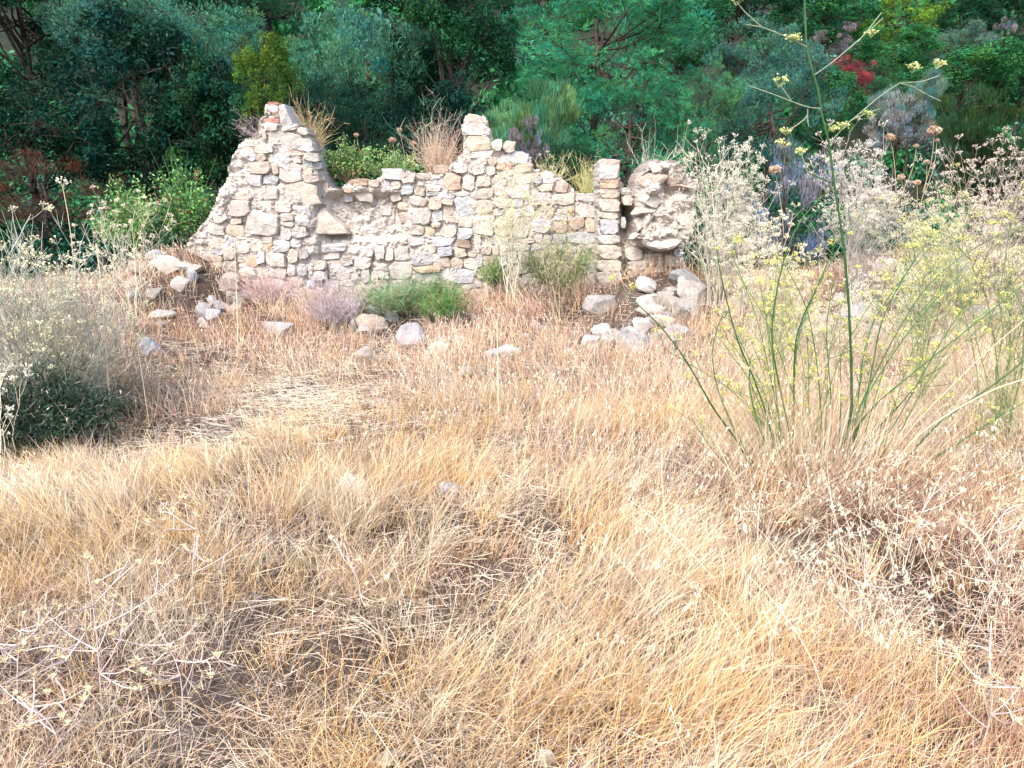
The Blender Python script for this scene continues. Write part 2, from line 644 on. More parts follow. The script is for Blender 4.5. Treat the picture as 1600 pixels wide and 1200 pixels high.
ruin = thing('ruined_wall', 'long rubble stone ruin wall with a tall jagged gable stub at its left', 'wall', (at(600, 500, WY).x, WY, 0.0))
cobj = core(WALL, WY, 0.55, rec_wall, 'mortar_core', ruin)
cobj.location = -ruin.location
S = [  # u0, v0, u1, v1, colour
    (418, 159, 436, 165, RED), (417, 163, 437, 176, GREY), (426, 175, 437, 184, BROWN), (410, 185, 437, 191, RED),
    (411, 191, 437, 205, CREAM), (410, 202, 417, 215, PINK), (439, 195, 470, 204, GREY), (464, 199, 483, 211, GREY),
    (417, 206, 474, 234, GREY), (463, 217, 491, 237, GREY), (441, 235, 481, 243, PINK), (474, 238, 501, 251, GREY),
    (399, 225, 427, 240, WHITE), (391, 254, 425, 271, TAN), (426, 239, 456, 255, BLUE), (456, 242, 471, 255, CREAM),
    (436, 255, 471, 285, CREAM), (384, 272, 410, 290, PALEB), (411, 273, 437, 286, BLUE), (425, 257, 436, 273, TAN),
    (437, 286, 499, 320, TAN), (391, 289, 418, 303, CREAM), (361, 301, 397, 311, TAN), (399, 291, 437, 312, CREAM),
    (356, 312, 392, 339, CREAM), (396, 313, 426, 325, CREAM), (430, 314, 457, 332, CREAM), (332, 329, 356, 347, WHITE),
    (384, 331, 437, 368, GREY), (439, 333, 459, 345, CREAM), (361, 341, 377, 350, TAN), (464, 321, 486, 336, PALEB),
    (460, 337, 484, 352, GREY), (355, 352, 384, 368, TAN), (440, 359, 456, 375, GREY), (457, 354, 480, 371, GREY),
    (358, 374, 368, 388, BLUE), (369, 374, 391, 394, CREAM), (391, 376, 410, 392, TAN), (410, 371, 427, 380, CREAM),
    (410, 380, 428, 393, ORANGE), (427, 375, 455, 394, PALEB), (455, 375, 471, 386, GREY), (450, 389, 466, 411, TAN),
    (467, 388, 482, 402, GREY), (385, 399, 404, 417, ORANGE), (401, 394, 415, 412, WHITE), (415, 394, 449, 416, WHITE),
    (483, 381, 550, 394, PALEB), (372, 418, 400, 429, CREAM), (449, 415, 462, 430, WHITE), (464, 411, 480, 429, PALEB),
    (402, 419, 430, 436, CREAM), (432, 418, 448, 434, TAN), (350, 392, 368, 404, TAN), (352, 408, 370, 424, CREAM),
    (484, 394, 533, 406, WHITE), (550, 383, 562, 396, WHITE), (562, 387, 584, 402, GREY), (585, 385, 601, 404, GREY),
    (602, 387, 614, 408, CREAM), (615, 388, 641, 407, GREY), (553, 401, 582, 420, WHITE), (511, 415, 564, 438, GREY),
    (585, 413, 607, 425, CREAM), (609, 408, 645, 436, CREAM), (534, 405, 553, 415, GREY), (484, 408, 510, 422, CREAM),
    (484, 424, 509, 437, GREY), (564, 420, 578, 439, GREY), (579, 424, 592, 440, TAN), (511, 439, 531, 457, PALEB),
    (532, 438, 553, 447, GREY), (552, 446, 567, 462, CREAM), (573, 448, 588, 462, PALEB), (587, 437, 606, 448, TAN),
    (592, 426, 608, 437, GREY), (480, 438, 492, 449, BLUE), (534, 449, 550, 460, TAN), (611, 438, 640, 452, GREY),
    (639, 351, 663, 367, CREAM), (665, 355, 678, 366, ORANGE), (688, 353, 713, 371, CREAM), (714, 355, 738, 374, BLUE),
    (636, 368, 665, 384, GREY), (672, 371, 711, 385, PALEB), (658, 381, 682, 395, CREAM), (685, 385, 708, 400, BLUE),
    (709, 387, 729, 401, TAN), (713, 374, 735, 387, BROWN), (641, 397, 681, 415, BLUE), (681, 401, 703, 417, TAN),
    (704, 402, 723, 419, TAN), (725, 403, 742, 420, CREAM), (648, 415, 693, 426, ORANGE), (648, 426, 686, 441, GREY),
    (694, 421, 742, 443, PALEB), (547, 279, 576, 290, ORANGE), (596, 263, 631, 282, PALEB), (599, 282, 610, 295, PALEB),
    (554, 292, 584, 316, CREAM), (536, 301, 554, 316, PALEB), (575, 281, 595, 292, CREAM), (577, 309, 588, 321, GREY),
    (536, 292, 551, 301, ORANGE), (626, 290, 645, 304, BLUE), (610, 283, 626, 296, CREAM), (625, 269, 650, 286, CREAM),
    (650, 270, 672, 281, PINK), (640, 306, 666, 322, CREAM), (646, 295, 664, 306, TAN), (667, 288, 690, 298, GREY),
    (666, 299, 687, 306, BLUE), (620, 316, 642, 329, TAN), (645, 324, 674, 350, GREY), (622, 331, 643, 348, TAN),
    (592, 320, 613, 337, GREY), (675, 328, 691, 345, PALEB), (610, 299, 628, 314, CREAM),
    (728, 180, 759, 194, TAN), (720, 192, 766, 211, WHITE), (725, 212, 768, 236, TAN), (734, 234, 771, 249, WHITE),
    (740, 248, 762, 258, CREAM), (763, 246, 775, 258, TAN), (785, 219, 806, 239, TAN), (768, 217, 786, 236, GREY),
    (789, 236, 827, 255, PALEB), (776, 255, 800, 264, RED), (801, 257, 832, 268, PINK), (709, 256, 728, 270, WHITE),
    (739, 259, 758, 271, WHITE), (759, 259, 775, 274, CREAM), (692, 272, 721, 299, ORANGE), (667, 281, 691, 288, PALEB),
    (681, 299, 709, 311, PALEB), (802, 269, 832, 288, WHITE), (832, 276, 846, 287, BLUE), (847, 268, 866, 285, WHITE),
    (790, 290, 827, 309, WHITE), (843, 287, 863, 299, TAN), (670, 307, 690, 327, PINK), (690, 311, 708, 320, TAN),
    (693, 320, 708, 336, TAN), (709, 308, 738, 335, BLUE), (692, 338, 717, 348, TAN), (716, 340, 738, 355, CREAM),
    (674, 346, 690, 355, CREAM), (722, 275, 742, 296, CREAM), (744, 276, 768, 290, TAN), (746, 293, 770, 310, CREAM),
    (790, 326, 820, 338, PALEB), (800, 353, 826, 371, PALEB), (742, 350, 770, 366, CREAM), (739, 370, 750, 390, GREY),
    (868, 284, 886, 299, PINK), (904, 302, 935, 314, PALEB), (901, 321, 932, 340, WHITE), (890, 340, 911, 357, PINK),
    (886, 362, 932, 381, BLUE), (772, 312, 800, 325, CREAM), (830, 300, 862, 318, CREAM), (838, 322, 868, 340, TAN),
    (740, 312, 770, 330, TAN), (775, 340, 798, 354, TAN), (830, 345, 860, 362, PALEB), (866, 304, 898, 320, CREAM),
    (768, 272, 800, 288, CREAM), (676, 258, 700, 271, PINK),
]
occ = np.zeros((540, 960), np.uint8)


def mark(u0, v0, u1, v1):
    occ[int(v0):int(math.ceil(v1)), int(u0):int(math.ceil(u1))] = 1


def ydep(u, v):
    return WY + float(rec_wall(np.float64(u), np.float64(v))) - 0.012


rects = [[a, b, c, d, col, True] for (a, b, c, d, col) in S]
for q in rects:
    mark(*q[:4])
mark(436, 164, 459, 197)
mark(487, 325, 545, 366)
mark(504, 284, 640, 380)
mark(345, 215, 384, 300)
PAL = [CREAM, TAN, GREY, PALEB, WHITE, BLUE, CREAM, TAN, PINK]
for k in range(14000):
    if len(rects) >= 297:
        break
    big = 1 - k / 14000
    ww = random.uniform(8, 12 + 24 * big)
    hh = min(ww, random.uniform(6, 8 + 12 * big))
    u0, v0 = random.uniform(325, 930), random.uniform(175, 470)
    if not inside(WALL, np.array([u0, u0 + ww, u0, u0 + ww]), np.array([v0, v0, v0 + hh, v0 + hh])).all():
        continue
    blk = occ[int(v0):int(v0 + hh) + 1, int(u0):int(u0 + ww) + 1]
    if blk.mean() > 0.02:
        continue
    rects.append([int(u0), int(v0), int(u0 + ww), int(v0 + hh), random.choice(PAL), False])
    mark(*rects[-1][:4])
# let every stone swell until it meets its neighbours, as in a well packed rubble face
for it in range(5):
    for q in rects:
        lim = 2 if q[5] else 5
        if it >= lim:
            continue
        u0, v0, u1, v1 = [int(z_) for z_ in q[:4]]
        for side in random.sample(range(4), 4):
            if side == 0:
                st_ = (v0, v1, u0 - 1, u0)
            elif side == 1:
                st_ = (v0, v1, u1, u1 + 1)
            elif side == 2:
                st_ = (v0 - 1, v0, u0, u1)
            else:
                st_ = (v1, v1 + 1, u0, u1)
            cu_, cv_ = (st_[2] + st_[3]) / 2, (st_[0] + st_[1]) / 2
            if not inside(WALL, np.array([cu_]), np.array([cv_]))[0]:
                continue
            if occ[st_[0]:st_[1], st_[2]:st_[3]].any():
                continue
            occ[st_[0]:st_[1], st_[2]:st_[3]] = 1
            if side == 0:
                u0 -= 1
            elif side == 1:
                u1 += 1
            elif side == 2:
                v0 -= 1
            else:
                v1 += 1
        q[:4] = [u0, v0, u1, v1]
for (a, b, c, d, col, man) in rects:
    uc, vc = (a + c) / 2, (b + d) / 2
    edge = not inside(WALL, np.array([uc]), np.array([b - 9]))[0]
    stone_obj(a, b, c + .4, d + .4, ydep(uc, vc), col, ruin, prot=random.uniform(0.015, 0.06) if man else random.uniform(0.005, 0.04),
              back=0.42 if edge else 0.22, rot=random.gauss(0, 0.05), n=random.choice((9, 10, 11, 12)))
# two stones of a shape of their own
stone_obj(436, 164, 459, 197, ydep(445, 190), GREY, ruin, 0.05, 0.4, [(437, 166), (446, 164), (452, 178), (460, 196), (450, 197), (438, 197), (437, 180)])
stone_obj(487, 325, 545, 366, ydep(540, 300) - 0.08, CREAM, ruin, 0.05, 0.25, [(501, 328), (507, 325), (522, 340), (541, 356), (545, 365), (516, 366), (487, 365), (491, 350)])

# the free-standing jamb and its leaning rubble mass
PY = 10.35
PIL = [(932, 520), (934, 440), (935, 280), (934, 256), (946, 250), (967, 254), (970, 280), (976, 290), (986, 297), (992, 282), (1003, 264),
       (1020, 249), (1030, 254), (1043, 250), (1062, 262), (1070, 277), (1086, 281), (1080, 292), (1079, 330), (1073, 362), (1069, 392),
       (1072, 430), (1084, 460), (1086, 520)]


def rec_pil(u, v):
    d = 0.02 + 0.14 * smooth(966, 974, u) * (1 - smooth(985, 996, u))
    d = d + 0.35 * np.exp(-(((u - 981) / 5.0) ** 2)) * smooth(316, 326, v) * (1 - smooth(352, 372, v))
    m = smooth(986, 1000, u) * (1 - smooth(372, 392, v))
    d = d - m * (0.27 + 0.16 * (vnoise(u, v, 0.045) - 0.4) + 0.10 * (vnoise(u, v, 0.1) - 0.5))
    d = d + 0.2 * np.exp(-(((u - 1030) / 26.0) ** 2)) * np.exp(-(((v - 393) / 6.0) ** 2))
    return d


jamb = thing('wall_stub', 'slender stone door jamb with a lumpy mortar mass leaning on it, right of the wall', 'wall', (at(1000, 500, PY).x, PY, 0.0))
c2 = core(PIL, PY, 0.6, rec_pil, 'mortar_core', jamb, 2.2, 0.08)
c2.location = -jamb.location
LUMPS = []
for (a, b, c, d, col, pr) in [
        (934, 249, 969, 268, PINK, .05), (934, 260, 966, 280, WHITE, .07), (936, 281, 967, 294, ORANGE, .06), (936, 294, 967, 309, TAN, .05),
        (935, 310, 969, 330, CREAM, .06), (936, 331, 967, 341, CREAM, .04), (937, 342, 966, 365, PALEB, .05), (934, 367, 968, 380, CREAM, .07),
        (932, 382, 972, 404, TAN, .06), (932, 406, 973, 423, CREAM, .05), (932, 424, 973, 441, GREY, .06), (932, 442, 966, 456, PALEB, .05),
        (934, 458, 956, 476, GREY, .05), (958, 459, 988, 490, GREY, .08), (934, 478, 956, 494, CREAM, .05),
        (970, 294, 984, 304, GREY, .1), (971, 305, 988, 320, TAN, .1), (970, 340, 978, 356, GREY, .03),
        (1027, 331, 1051, 356, TAN, .3), (986, 337, 1011, 359, CREAM, .22), (1011, 359, 1069, 387, WHITE, .3), (985, 361, 1014, 376, CREAM, .18),
        (1000, 268, 1040, 292, PINK, .24), (1040, 262, 1072, 288, CREAM, .24), (1050, 300, 1077, 330, CREAM, .24), (995, 296, 1034, 322, WHITE, .24),
        (990, 322, 1024, 337, CREAM, .22), (1054, 332, 1076, 358, WHITE, .25), (1038, 288, 1084, 299, PINK, .27), (1015, 250, 1037, 268, CREAM, .2),
        (976, 388, 1004, 406, CREAM, .03), (1006, 396, 1036, 412, PINK, .04), (1038, 398, 1068, 416, CREAM, .05), (980, 408, 1010, 422, GREY, .04),
        (981, 424, 1005, 440, PALEB, .08), (1014, 420, 1036, 440, PALEB, .09), (1037, 424, 1054, 446, WHITE, .09), (1008, 440, 1036, 460, CREAM, .1),
        (980, 442, 1006, 458, PALEB, .06), (1038, 448, 1058, 464, CREAM, .08), (990, 462, 1034, 488, CREAM, .1)]:
    if pr >= 0.18:
        LUMPS.append((a, b, c, d, pr, col))
    else:
        stone_obj(a, b - .5, c, d + .8, PY, col, jamb, prot=pr, back=0.3 if a > 970 else 0.42, n=12, jit=0.9)

# ------------------------------------------------------------------ boulders
def rock_mesh(sx, sy, sz, seed):
    import bmesh
    bm = bmesh.new()
    bmesh.ops.create_icosphere(bm, subdivisions=3, radius=1.0)
    r = np.random.default_rng(seed)
    pn = nrm(r.normal(size=(13, 3)) + np.array([0, 0, 0.25]))
    pd = r.uniform(0.45, 0.8, 13)
    for v in bm.verts:
        p = np.array(v.co)
        for n_, d_ in zip(pn, pd):
            e = p @ n_ - d_
            if e > 0:
                p = p - n_ * e * 0.97
        q = Vector(p)
        k = 1 + 0.12 * mnoise.noise(q * 2.1 + Vector((seed * 3.1, 0, 0))) + 0.05 * mnoise.noise(q * 6 + Vector((0, seed, 0)))
        v.co = (q.x * k * sx * 1.2, q.y * k * sy * 1.2, q.z * k * sz * 1.2)
    me = bpy.data.meshes.new('boulder')
    bm.to_mesh(me)
    bm.free()
    me.materials.append(M_BOULDER)
    return me


for i, (a, b, c, d, pr, col) in enumerate(LUMPS):
    vc = (b + d) / 2
    k = ppm(vc, PY - 0.2)
    o = bpy.data.objects.new('stone', rock_mesh((c - a) / 2 * k * 1.12, 0.2, (d - b) / 2 * k * 1.15, 200 + i))
    o.data.materials[0] = M_STONE if i % 3 else M_MORTAR
    o.rotation_euler = (random.uniform(-.2, .2), random.uniform(-.2, .2), random.uniform(-.4, .4))
    COL.objects.link(o)
    o.parent = jamb
    o.location = at((a + c) / 2, vc, PY - 0.10 - pr * 0.30) - jamb.location
    o.color = (col[0] * .8, col[1] * .8, col[2] * .8, 1)

BOULDERS = [  # u0 v0 u1 v1 colour name label
    (219, 389, 264, 416, PALEB, 'pale blue-white slab behind the flat topped slab, left of the gable'),
    (233, 406, 294, 430, CREAM, 'flat cream slab bridging a dark hollow left of the gable'),
    (262, 436, 293, 459, WHITE, 'white chunky stone under the overhanging flat slab'),
    (291, 417, 308, 442, PALEB, 'narrow upright pale stone at the end of the flat slab'),
    (277, 349, 320, 370, GREY, 'dark grey layered slab at the green shrub, left foot of the gable'),
    (321, 461, 337, 480, PALEB, 'upper small pale stone in the grass below the gable'),
    (321, 481, 342, 504, PALEB, 'lower small pale stone in the grass below the gable'),
    (308, 497, 323, 513, WHITE, 'smallest white stone left of the pale pair below the gable'),
    (396, 503, 459, 531, GREY, 'long grey pointed slab in front of the mauve grass'),
    (214, 530, 248, 556, BLUE, 'dark blue-grey boulder in red grass beside the dry bush'),
    (196, 430, 220, 452, PINK, 'rosy stone half hidden by the dry bush, left of the flat slab'),
    (225, 484, 267, 499, GREY, 'low grey stone between the flat slab and the dark boulder'),
    (359, 472, 374, 487, CREAM, 'small cream stone in red grass under the gable middle'),
    (557, 487, 604, 524, TAN, 'big tan rounded boulder at the foot of the wall'),
    (599, 485, 624, 506, GREY, 'small grey stone wedged behind the big tan boulder'),
    (616, 499, 666, 541, PALEB, 'big pale grey tilted boulder right of the tan boulder'),
    (524, 468, 563, 494, PALEB, 'pale blue boulder left of the feathery green plant'),
    (544, 496, 561, 521, BLUE, 'small blue-grey stone touching the left of the tan boulder'),
    (610, 463, 648, 491, ORANGE, 'orange stained stone under the feathery green plant'),
    (554, 542, 587, 576, CREAM, 'squarish cream block standing in the grass below the tan boulder'),
    (756, 543, 818, 566, PALEB, 'low flat pale stone in front of the dry fennel'),
    (667, 536, 704, 557, CREAM, 'low cream stone right of the tilted pale boulder'),
    (712, 570, 744, 589, GREY, 'small grey stone at the front edge of the red grass'),
    (676, 526, 699, 537, BLUE, 'dark blue pebble tucked behind the low cream stone'),
    (1053, 436, 1091, 473, WHITE, 'white angular stone at the right foot of the mortar mass'),
    (1060, 472, 1092, 490, PALEB, 'flat pale stone below the white angular stone'),
    (990, 474, 1038, 500, CREAM, 'cream stone lying against the foot of the jamb'),
    (990, 494, 1020, 524, WHITE, 'tall cream-white stone between the jamb and the pale wedge'),
    (966, 511, 1012, 552, PALEB, 'large pale blue wedge, frontmost of the jamb rubble'),
    (926, 507, 958, 531, PALEB, 'rounded pale stone left below the jamb'),
    (912, 524, 944, 546, GREY, 'grey stone at the left end of the jamb rubble'),
    (982, 540, 1011, 560, WHITE, 'small white stone at the toe of the pale wedge'),
    (1310, 472, 1376, 512, BLUE, 'blue-grey boulder seen through the tall fennel stems'),
    (1150, 470, 1200, 492, CREAM, 'low cream stone between the ruin and the fennel'),
    (1375, 402, 1425, 430, WHITE, 'white stone at the left end of the far tumbled row'),
    (1424, 398, 1476, 426, PALEB, 'pale stone in the middle of the far tumbled row'),
    (1478, 392, 1536, 422, PINK, 'rosy stone in the far tumbled row at right'),
    (1540, 384, 1606, 416, PINK, 'wide rosy slab at the right edge of the frame'),
    (1534, 348, 1586, 374, GREY, 'grey stone above the rosy slab at the right edge'),
    (1440, 520, 1500, 556, PALEB, 'pale stone under the yellow fennel flowers at right'),
    (1395, 440, 1440, 466, WHITE, 'white stone just below the far tumbled row'),
    (522, 744, 568, 774, PALEB, 'left pale stone sunk in the blond grass'),
    (678, 757, 720, 786, PALEB, 'right pale stone sunk in the blond grass'),
    (836, 1170, 868, 1206, WHITE, 'pale angular stone at the bottom edge of the photo'),
    (580, 1178, 632, 1206, CREAM, 'cream stone cut by the bottom edge, left of centre'),
]
for i, (a, b, c, d, col, lab) in enumerate(BOULDERS):
    p = hit((a + c) / 2, d - 1)
    k = ppm(d, p.y)
    sx, sz = (c - a) / 2 * k, (d - b) / 2 * k
    lift = 1.0
    me = rock_mesh(sx, max(0.7 * sx, 0.8 * sz), sz * 1.15, i + 3)
    o = bpy.data.objects.new('stone' if (c - a) < 34 else 'boulder', me)
    COL.objects.link(o)
    o.location = (p.x, p.y + 0.6 * sx, p.z + sz * 0.85)
    o.rotation_euler = (random.uniform(-.15, .15), random.uniform(-.15, .15), random.uniform(-.3, .3))
    j = random.uniform(0.56, 0.74)
    o.color = (col[0] * j, col[1] * j, col[2] * j * 1.02, 1)
    tag(o, lab, 'stone', 'loose stones around the ruin')

ORD = ['first', 'second', 'third', 'fourth', 'fifth', 'sixth', 'seventh', 'eighth', 'ninth', 'tenth', 'eleventh', 'twelfth', 'thirteenth', 'fourteenth', 'fifteenth',
       'sixteenth', 'seventeenth', 'eighteenth', 'nineteenth', 'twentieth', 'twenty-first', 'twenty-second']
CN = {WHITE: 'whitish', PALEB: 'pale grey', CREAM: 'cream', GREY: 'grey', PINK: 'rosy', TAN: 'tan'}


def rubble(where, n, box, cols, seed, smin, smax):
    r = random.Random(seed)
    ms = [rock_mesh(1, r.uniform(.7, 1.1), r.uniform(.5, .85), seed * 10 + i) for i in range(5)]
    us = sorted(r.uniform(box[0], box[2]) for _ in range(n))
    for i, u in enumerate(us):
        v = r.uniform(box[1], box[3])
        p = hit(u, v)
        px = r.uniform(smin, smax)
        sz = px * ppm(v, p.y) * 0.5
        o = bpy.data.objects.new('rubble_stone', r.choice(ms))
        COL.objects.link(o)
        o.location = (p.x, p.y, p.z + sz * 0.4)
        o.scale = (sz * r.uniform(.8, 1.3), sz, sz)
        o.rotation_euler = (r.uniform(-.5, .5), r.uniform(-.5, .5), r.uniform(0, 6.28))
        c = r.choice(cols)
        j = r.uniform(.55, .8)
        o.color = (c[0] * j, c[1] * j, c[2] * j, 1)
        tag(o, '%s rubble stone %s, %s from the left' % (CN[c], where, ORD[i]), 'stone', 'rubble ' + where)


rubble('spilled at the foot of the jamb', 22, (940, 445, 1090, 545), [WHITE, PALEB, CREAM, GREY], 3, 24, 54)
rubble('half buried on the bank below the gable', 16, (195, 385, 400, 520), [PALEB, CREAM, GREY, PINK], 4, 18, 40)
rubble('along the foot of the long wall', 16, (470, 465, 930, 560), [PALEB, CREAM, GREY, TAN], 5, 14, 32)
rubble('among the weeds right of the ruin', 20, (1110, 395, 1600, 540), [PALEB, WHITE, PINK, GREY], 6, 26, 60)

# round pipe end in the rubble
def ring_end():
    p = at(1059, 394, PY - 0.12)
    t = thing('pipe_end', 'round pale pipe end poking out under the mortar mass', 'pipe', p)
    g = Geo()
    K = 20
    prof = [(0.028, .10), (0.05, .10), (0.05, -0.06), (0.044, -0.07), (0.038, -0.06), (0.036, 0.05)]
    V = []
    for r, y in prof:
        for i in range(K):
            V.append((r * math.cos(2 * PI * i / K), y, r * math.sin(2 * PI * i / K)))
    f = [(a * K + i, a * K + (i + 1) % K, (a + 1) * K + (i + 1) % K, (a + 1) * K + i) for a in range(len(prof) - 1) for i in range(K)]
    g.add(V, f, (0.62, 0.66, 0.7))
    g.build('pipe_wall', M_DRY, t, True)
    g = Geo()
    g.add([(0, -0.01, 0)] + [(0.037 * math.cos(2 * PI * i / K), 0.0, 0.037 * math.sin(2 * PI * i / K)) for i in range(K)],
          [(0, 1 + (i + 1) % K, 1 + i) for i in range(K)], (0.42, 0.45, 0.5))
    g.build('plug', M_DRY, t)


ring_end()

# ------------------------------------------------------------------ trees and shrubs behind
def clump_crown(seed, nclump, nleaf, L, W, kind, rng=None, flat=0.0):
    r = np.random.default_rng(seed)
    g = Geo()
    # big lobes, each carrying clumps on its outside
    nl = 18
    lc = nrm(r.normal(size=(nl, 3)))
    lc[:, 2] = lc[:, 2] * 0.9 + 0.05
    lc *= r.uniform(0.42, 0.78, (nl, 1))
    lr = r.uniform(0.24, 0.44, nl)
    lk = r.integers(0, nl, nclump)
    cd = nrm(r.normal(size=(nclump, 3)) + 0.5 * nrm(lc[lk]) + np.array([0, 0, 0.12]))
    cc = lc[lk] + cd * (lr[lk] * r.uniform(0.55, 1.05, nclump))[:, None]
    cr = r.uniform(0.08, 0.2, nclump)
    cb = r.uniform(0.6, 1.4, nclump)                    # leaf tone of each branch
    k = r.integers(0, nclump, nleaf)
    d = nrm(r.normal(size=(nleaf, 3)) + 0.35 * nrm(cc[k]) + np.array([0, 0, 0.25]))
    rad = cr[k] * r.uniform(0.35, 1.0, nleaf) ** 0.5
    P = cc[k] + d * rad[:, None]
    base = np.ones((nleaf, 3))
    tone = cb[k] * np.clip(1 + 0.22 * r.normal(size=nleaf), 0.4, 1.8)
    hue = r.normal(size=(nleaf, 1)) * 0.14 + 0.16 * r.normal(size=nclump)[k][:, None]
    c = base * tone[:, None]
    c[:, 0:1] *= 1 + 1.2 * hue
    c[:, 2:3] *= 1 - hue
    if kind == 'broad':
        D = nrm(np.cross(d, r.normal(size=(nleaf, 3))) + 0.3 * d)
        Nn = nrm(d + 0.55 * r.normal(size=(nleaf, 3)))
        g.leaves(P, D, Nn, L * r.uniform(.6, 1.3, nleaf), W * r.uniform(.6, 1.3, nleaf), c)
    elif kind == 'olive':
        D = nrm(d * 0.6 + np.array([0, 0, 0.9]) + 0.45 * r.normal(size=(nleaf, 3)))
        Nn = nrm(r.normal(size=(nleaf, 3)))
        g.leaves(P, D, Nn, L * r.uniform(.7, 1.4, nleaf), W * r.uniform(.7, 1.3, nleaf), c)
        # upright sprays that break the outline
        m = 420
        kk = r.integers(0, nclump, m)
        dd = nrm(r.normal(size=(m, 3)) + 0.8 * nrm(cc[kk]) + np.array([0, 0, 0.6]))
        Q = cc[kk] + dd * cr[kk][:, None]
        up = nrm(dd * 0.5 + np.array([0, 0, 1.0]) + 0.25 * r.normal(size=(m, 3)))
        for s in range(7):
            PP = Q + up * (0.022 * s)
            D2 = nrm(up + 0.55 * r.normal(size=(m, 3)))
            g.leaves(PP, D2, r.normal(size=(m, 3)), L * 1.0, W, 1.18 * np.ones((m, 3)) * r.uniform(.8, 1.2, (m, 1)))
    elif kind == 'pine':
        # needle tufts
        m = nleaf // 9
        k2, d2, P2 = k[:m], d[:m], P[:m]
        for s in range(9):
            D = nrm(d2 * 0.7 + np.array([0, 0, 0.35]) + 0.6 * r.normal(size=(m, 3)))
            g.leaves(P2, D, r.normal(size=(m, 3)), L * r.uniform(.7, 1.3, m), W, c[:m] * r.uniform(.85, 1.15, (m, 1)))
    elif kind == 'broom':
        D = nrm(np.array([0, 0, 1.0]) + 0.55 * P / 1.0 + 0.16 * r.normal(size=(nleaf, 3)))
        g.leaves(P, D, r.normal(size=(nleaf, 3)), L * r.uniform(.7, 1.5, nleaf), W, c)
    return g, cc


def trunk_mesh(seed, cc, base_z, mat, thick=0.05, lean=0.0):
    """tapered trunk from base_z up with limbs to the clumps (crown space, radius one)"""
    r = np.random.default_rng(seed)
    g = Geo()
    K = 6
    t = np.linspace(0, 1, K)
    tr = np.stack([lean * np.sin(t * 2.1) + 0.02 * r.normal(size=K), 0.02 * r.normal(size=K), base_z + (0.25 - base_z) * t], -1)
    g.tubes(tr[None], (thick * (1.15 - 0.6 * t))[None], np.array([[0.1, 0.08, 0.07]]), 8)
    n = min(30, len(cc))
    s = r.uniform(0.35, 0.95, n)
    A = np.stack([np.interp(s, t, tr[:, i]) for i in range(3)], -1)
    B = cc[:n] * 0.98
    tt = np.linspace(0, 1, 5)[None, :, None]
    mid = r.normal(size=(n, 1, 3)) * 0.06 * np.sin(tt * PI)
    P = A[:, None] * (1 - tt) + B[:, None] * tt + mid
    P[..., 2] -= 0.12 * np.sin(tt[..., 0] * PI)
    R = thick * 0.42 * (1.1 - 0.9 * tt[..., 0]) * np.ones((n, 1))
    g.tubes(P, R, np.tile([[0.1, 0.08, 0.07]], (n, 1)), 5)
    # twigs
    m = 240
    kk = r.integers(0, n, m)
    d = rv(m, r)
    d[:, 2] += 0.3
    tw = B[kk][:, None] + d[:, None] * np.linspace(-0.05, 0.3, 3)[None, :, None]
    g.tubes(tw, np.array([0.006, 0.004, 0.002])[None] * np.ones((m, 1)), np.tile([[0.13, 0.11, 0.1]], (m, 1)), 3)
    return g


PROTO = {}


def proto(kind, var):
    key = (kind, var)
    if key in PROTO:
        return PROTO[key]
    sd = hash(kind) % 1000 if False else sum(map(ord, kind)) + 31 * var
    if kind == 'broad':
        g, cc = clump_crown(sd, 190, 23000, 0.046, 0.026, 'broad')
    elif kind == 'fine':
        g, cc = clump_crown(sd, 160, 21000, 0.035, 0.02, 'broad')
    elif kind == 'olive':
        g, cc = clump_crown(sd, 170, 25000, 0.052, 0.011, 'olive')
    elif kind == 'pine':
        g, cc = clump_crown(sd, 150, 27000, 0.076, 0.0055, 'pine')
    elif kind == 'broom':
        g, cc = clump_crown(sd, 110, 19000, 0.14, 0.008, 'broom')
    elif kind == 'bare':
        g, cc = clump_crown(sd, 60, 7000, 0.09, 0.006, 'broom')
    me = g.mesh(kind + '_leaves', M_LEAF)
    tm = trunk_mesh(sd + 5, cc, -1.75, M_BARK, 0.036 if kind != 'bare' else 0.03).mesh('limbs', M_BARK, True)
    PROTO[key] = (me, tm)
    return PROTO[key]


def tree(name, cat, label, u, Y, vtop, vbot, wpx, kind, var, tint, rotz=0.0, group=None, depth=1.0):
    """crown spans rows vtop..vbot and wpx columns at depth Y; the trunk runs on down into the ground"""
    a, b = at(u, vtop, Y), at(u, vbot, Y)
    c = (a + b) / 2
    rz = (a.z - b.z) / 2 * 1.02
    rx = wpx / 2 * ppm((vtop + vbot) / 2, Y) * 1.02
    gz = float(ground(c.x, Y))
    t = thing(name, label, cat, (c.x, Y, gz), group)
    me, tm = proto(kind, var)
    o = bpy.data.objects.new('crown', me)
    COL.objects.link(o)
    o.parent = t
    o.location = (0, 0, c.z - gz)
    o.rotation_euler = (0, 0, rotz)
    o.scale = (rx, rx * depth, rz)
    o.color = (*tint, 1)
    o['kind'] = 'stuff'
    q = bpy.data.objects.new('trunk', tm)
    COL.objects.link(q)
    q.parent = t
    q.location = o.location
    q.rotation_euler = o.rotation_euler
    q.scale = o.scale
    return t


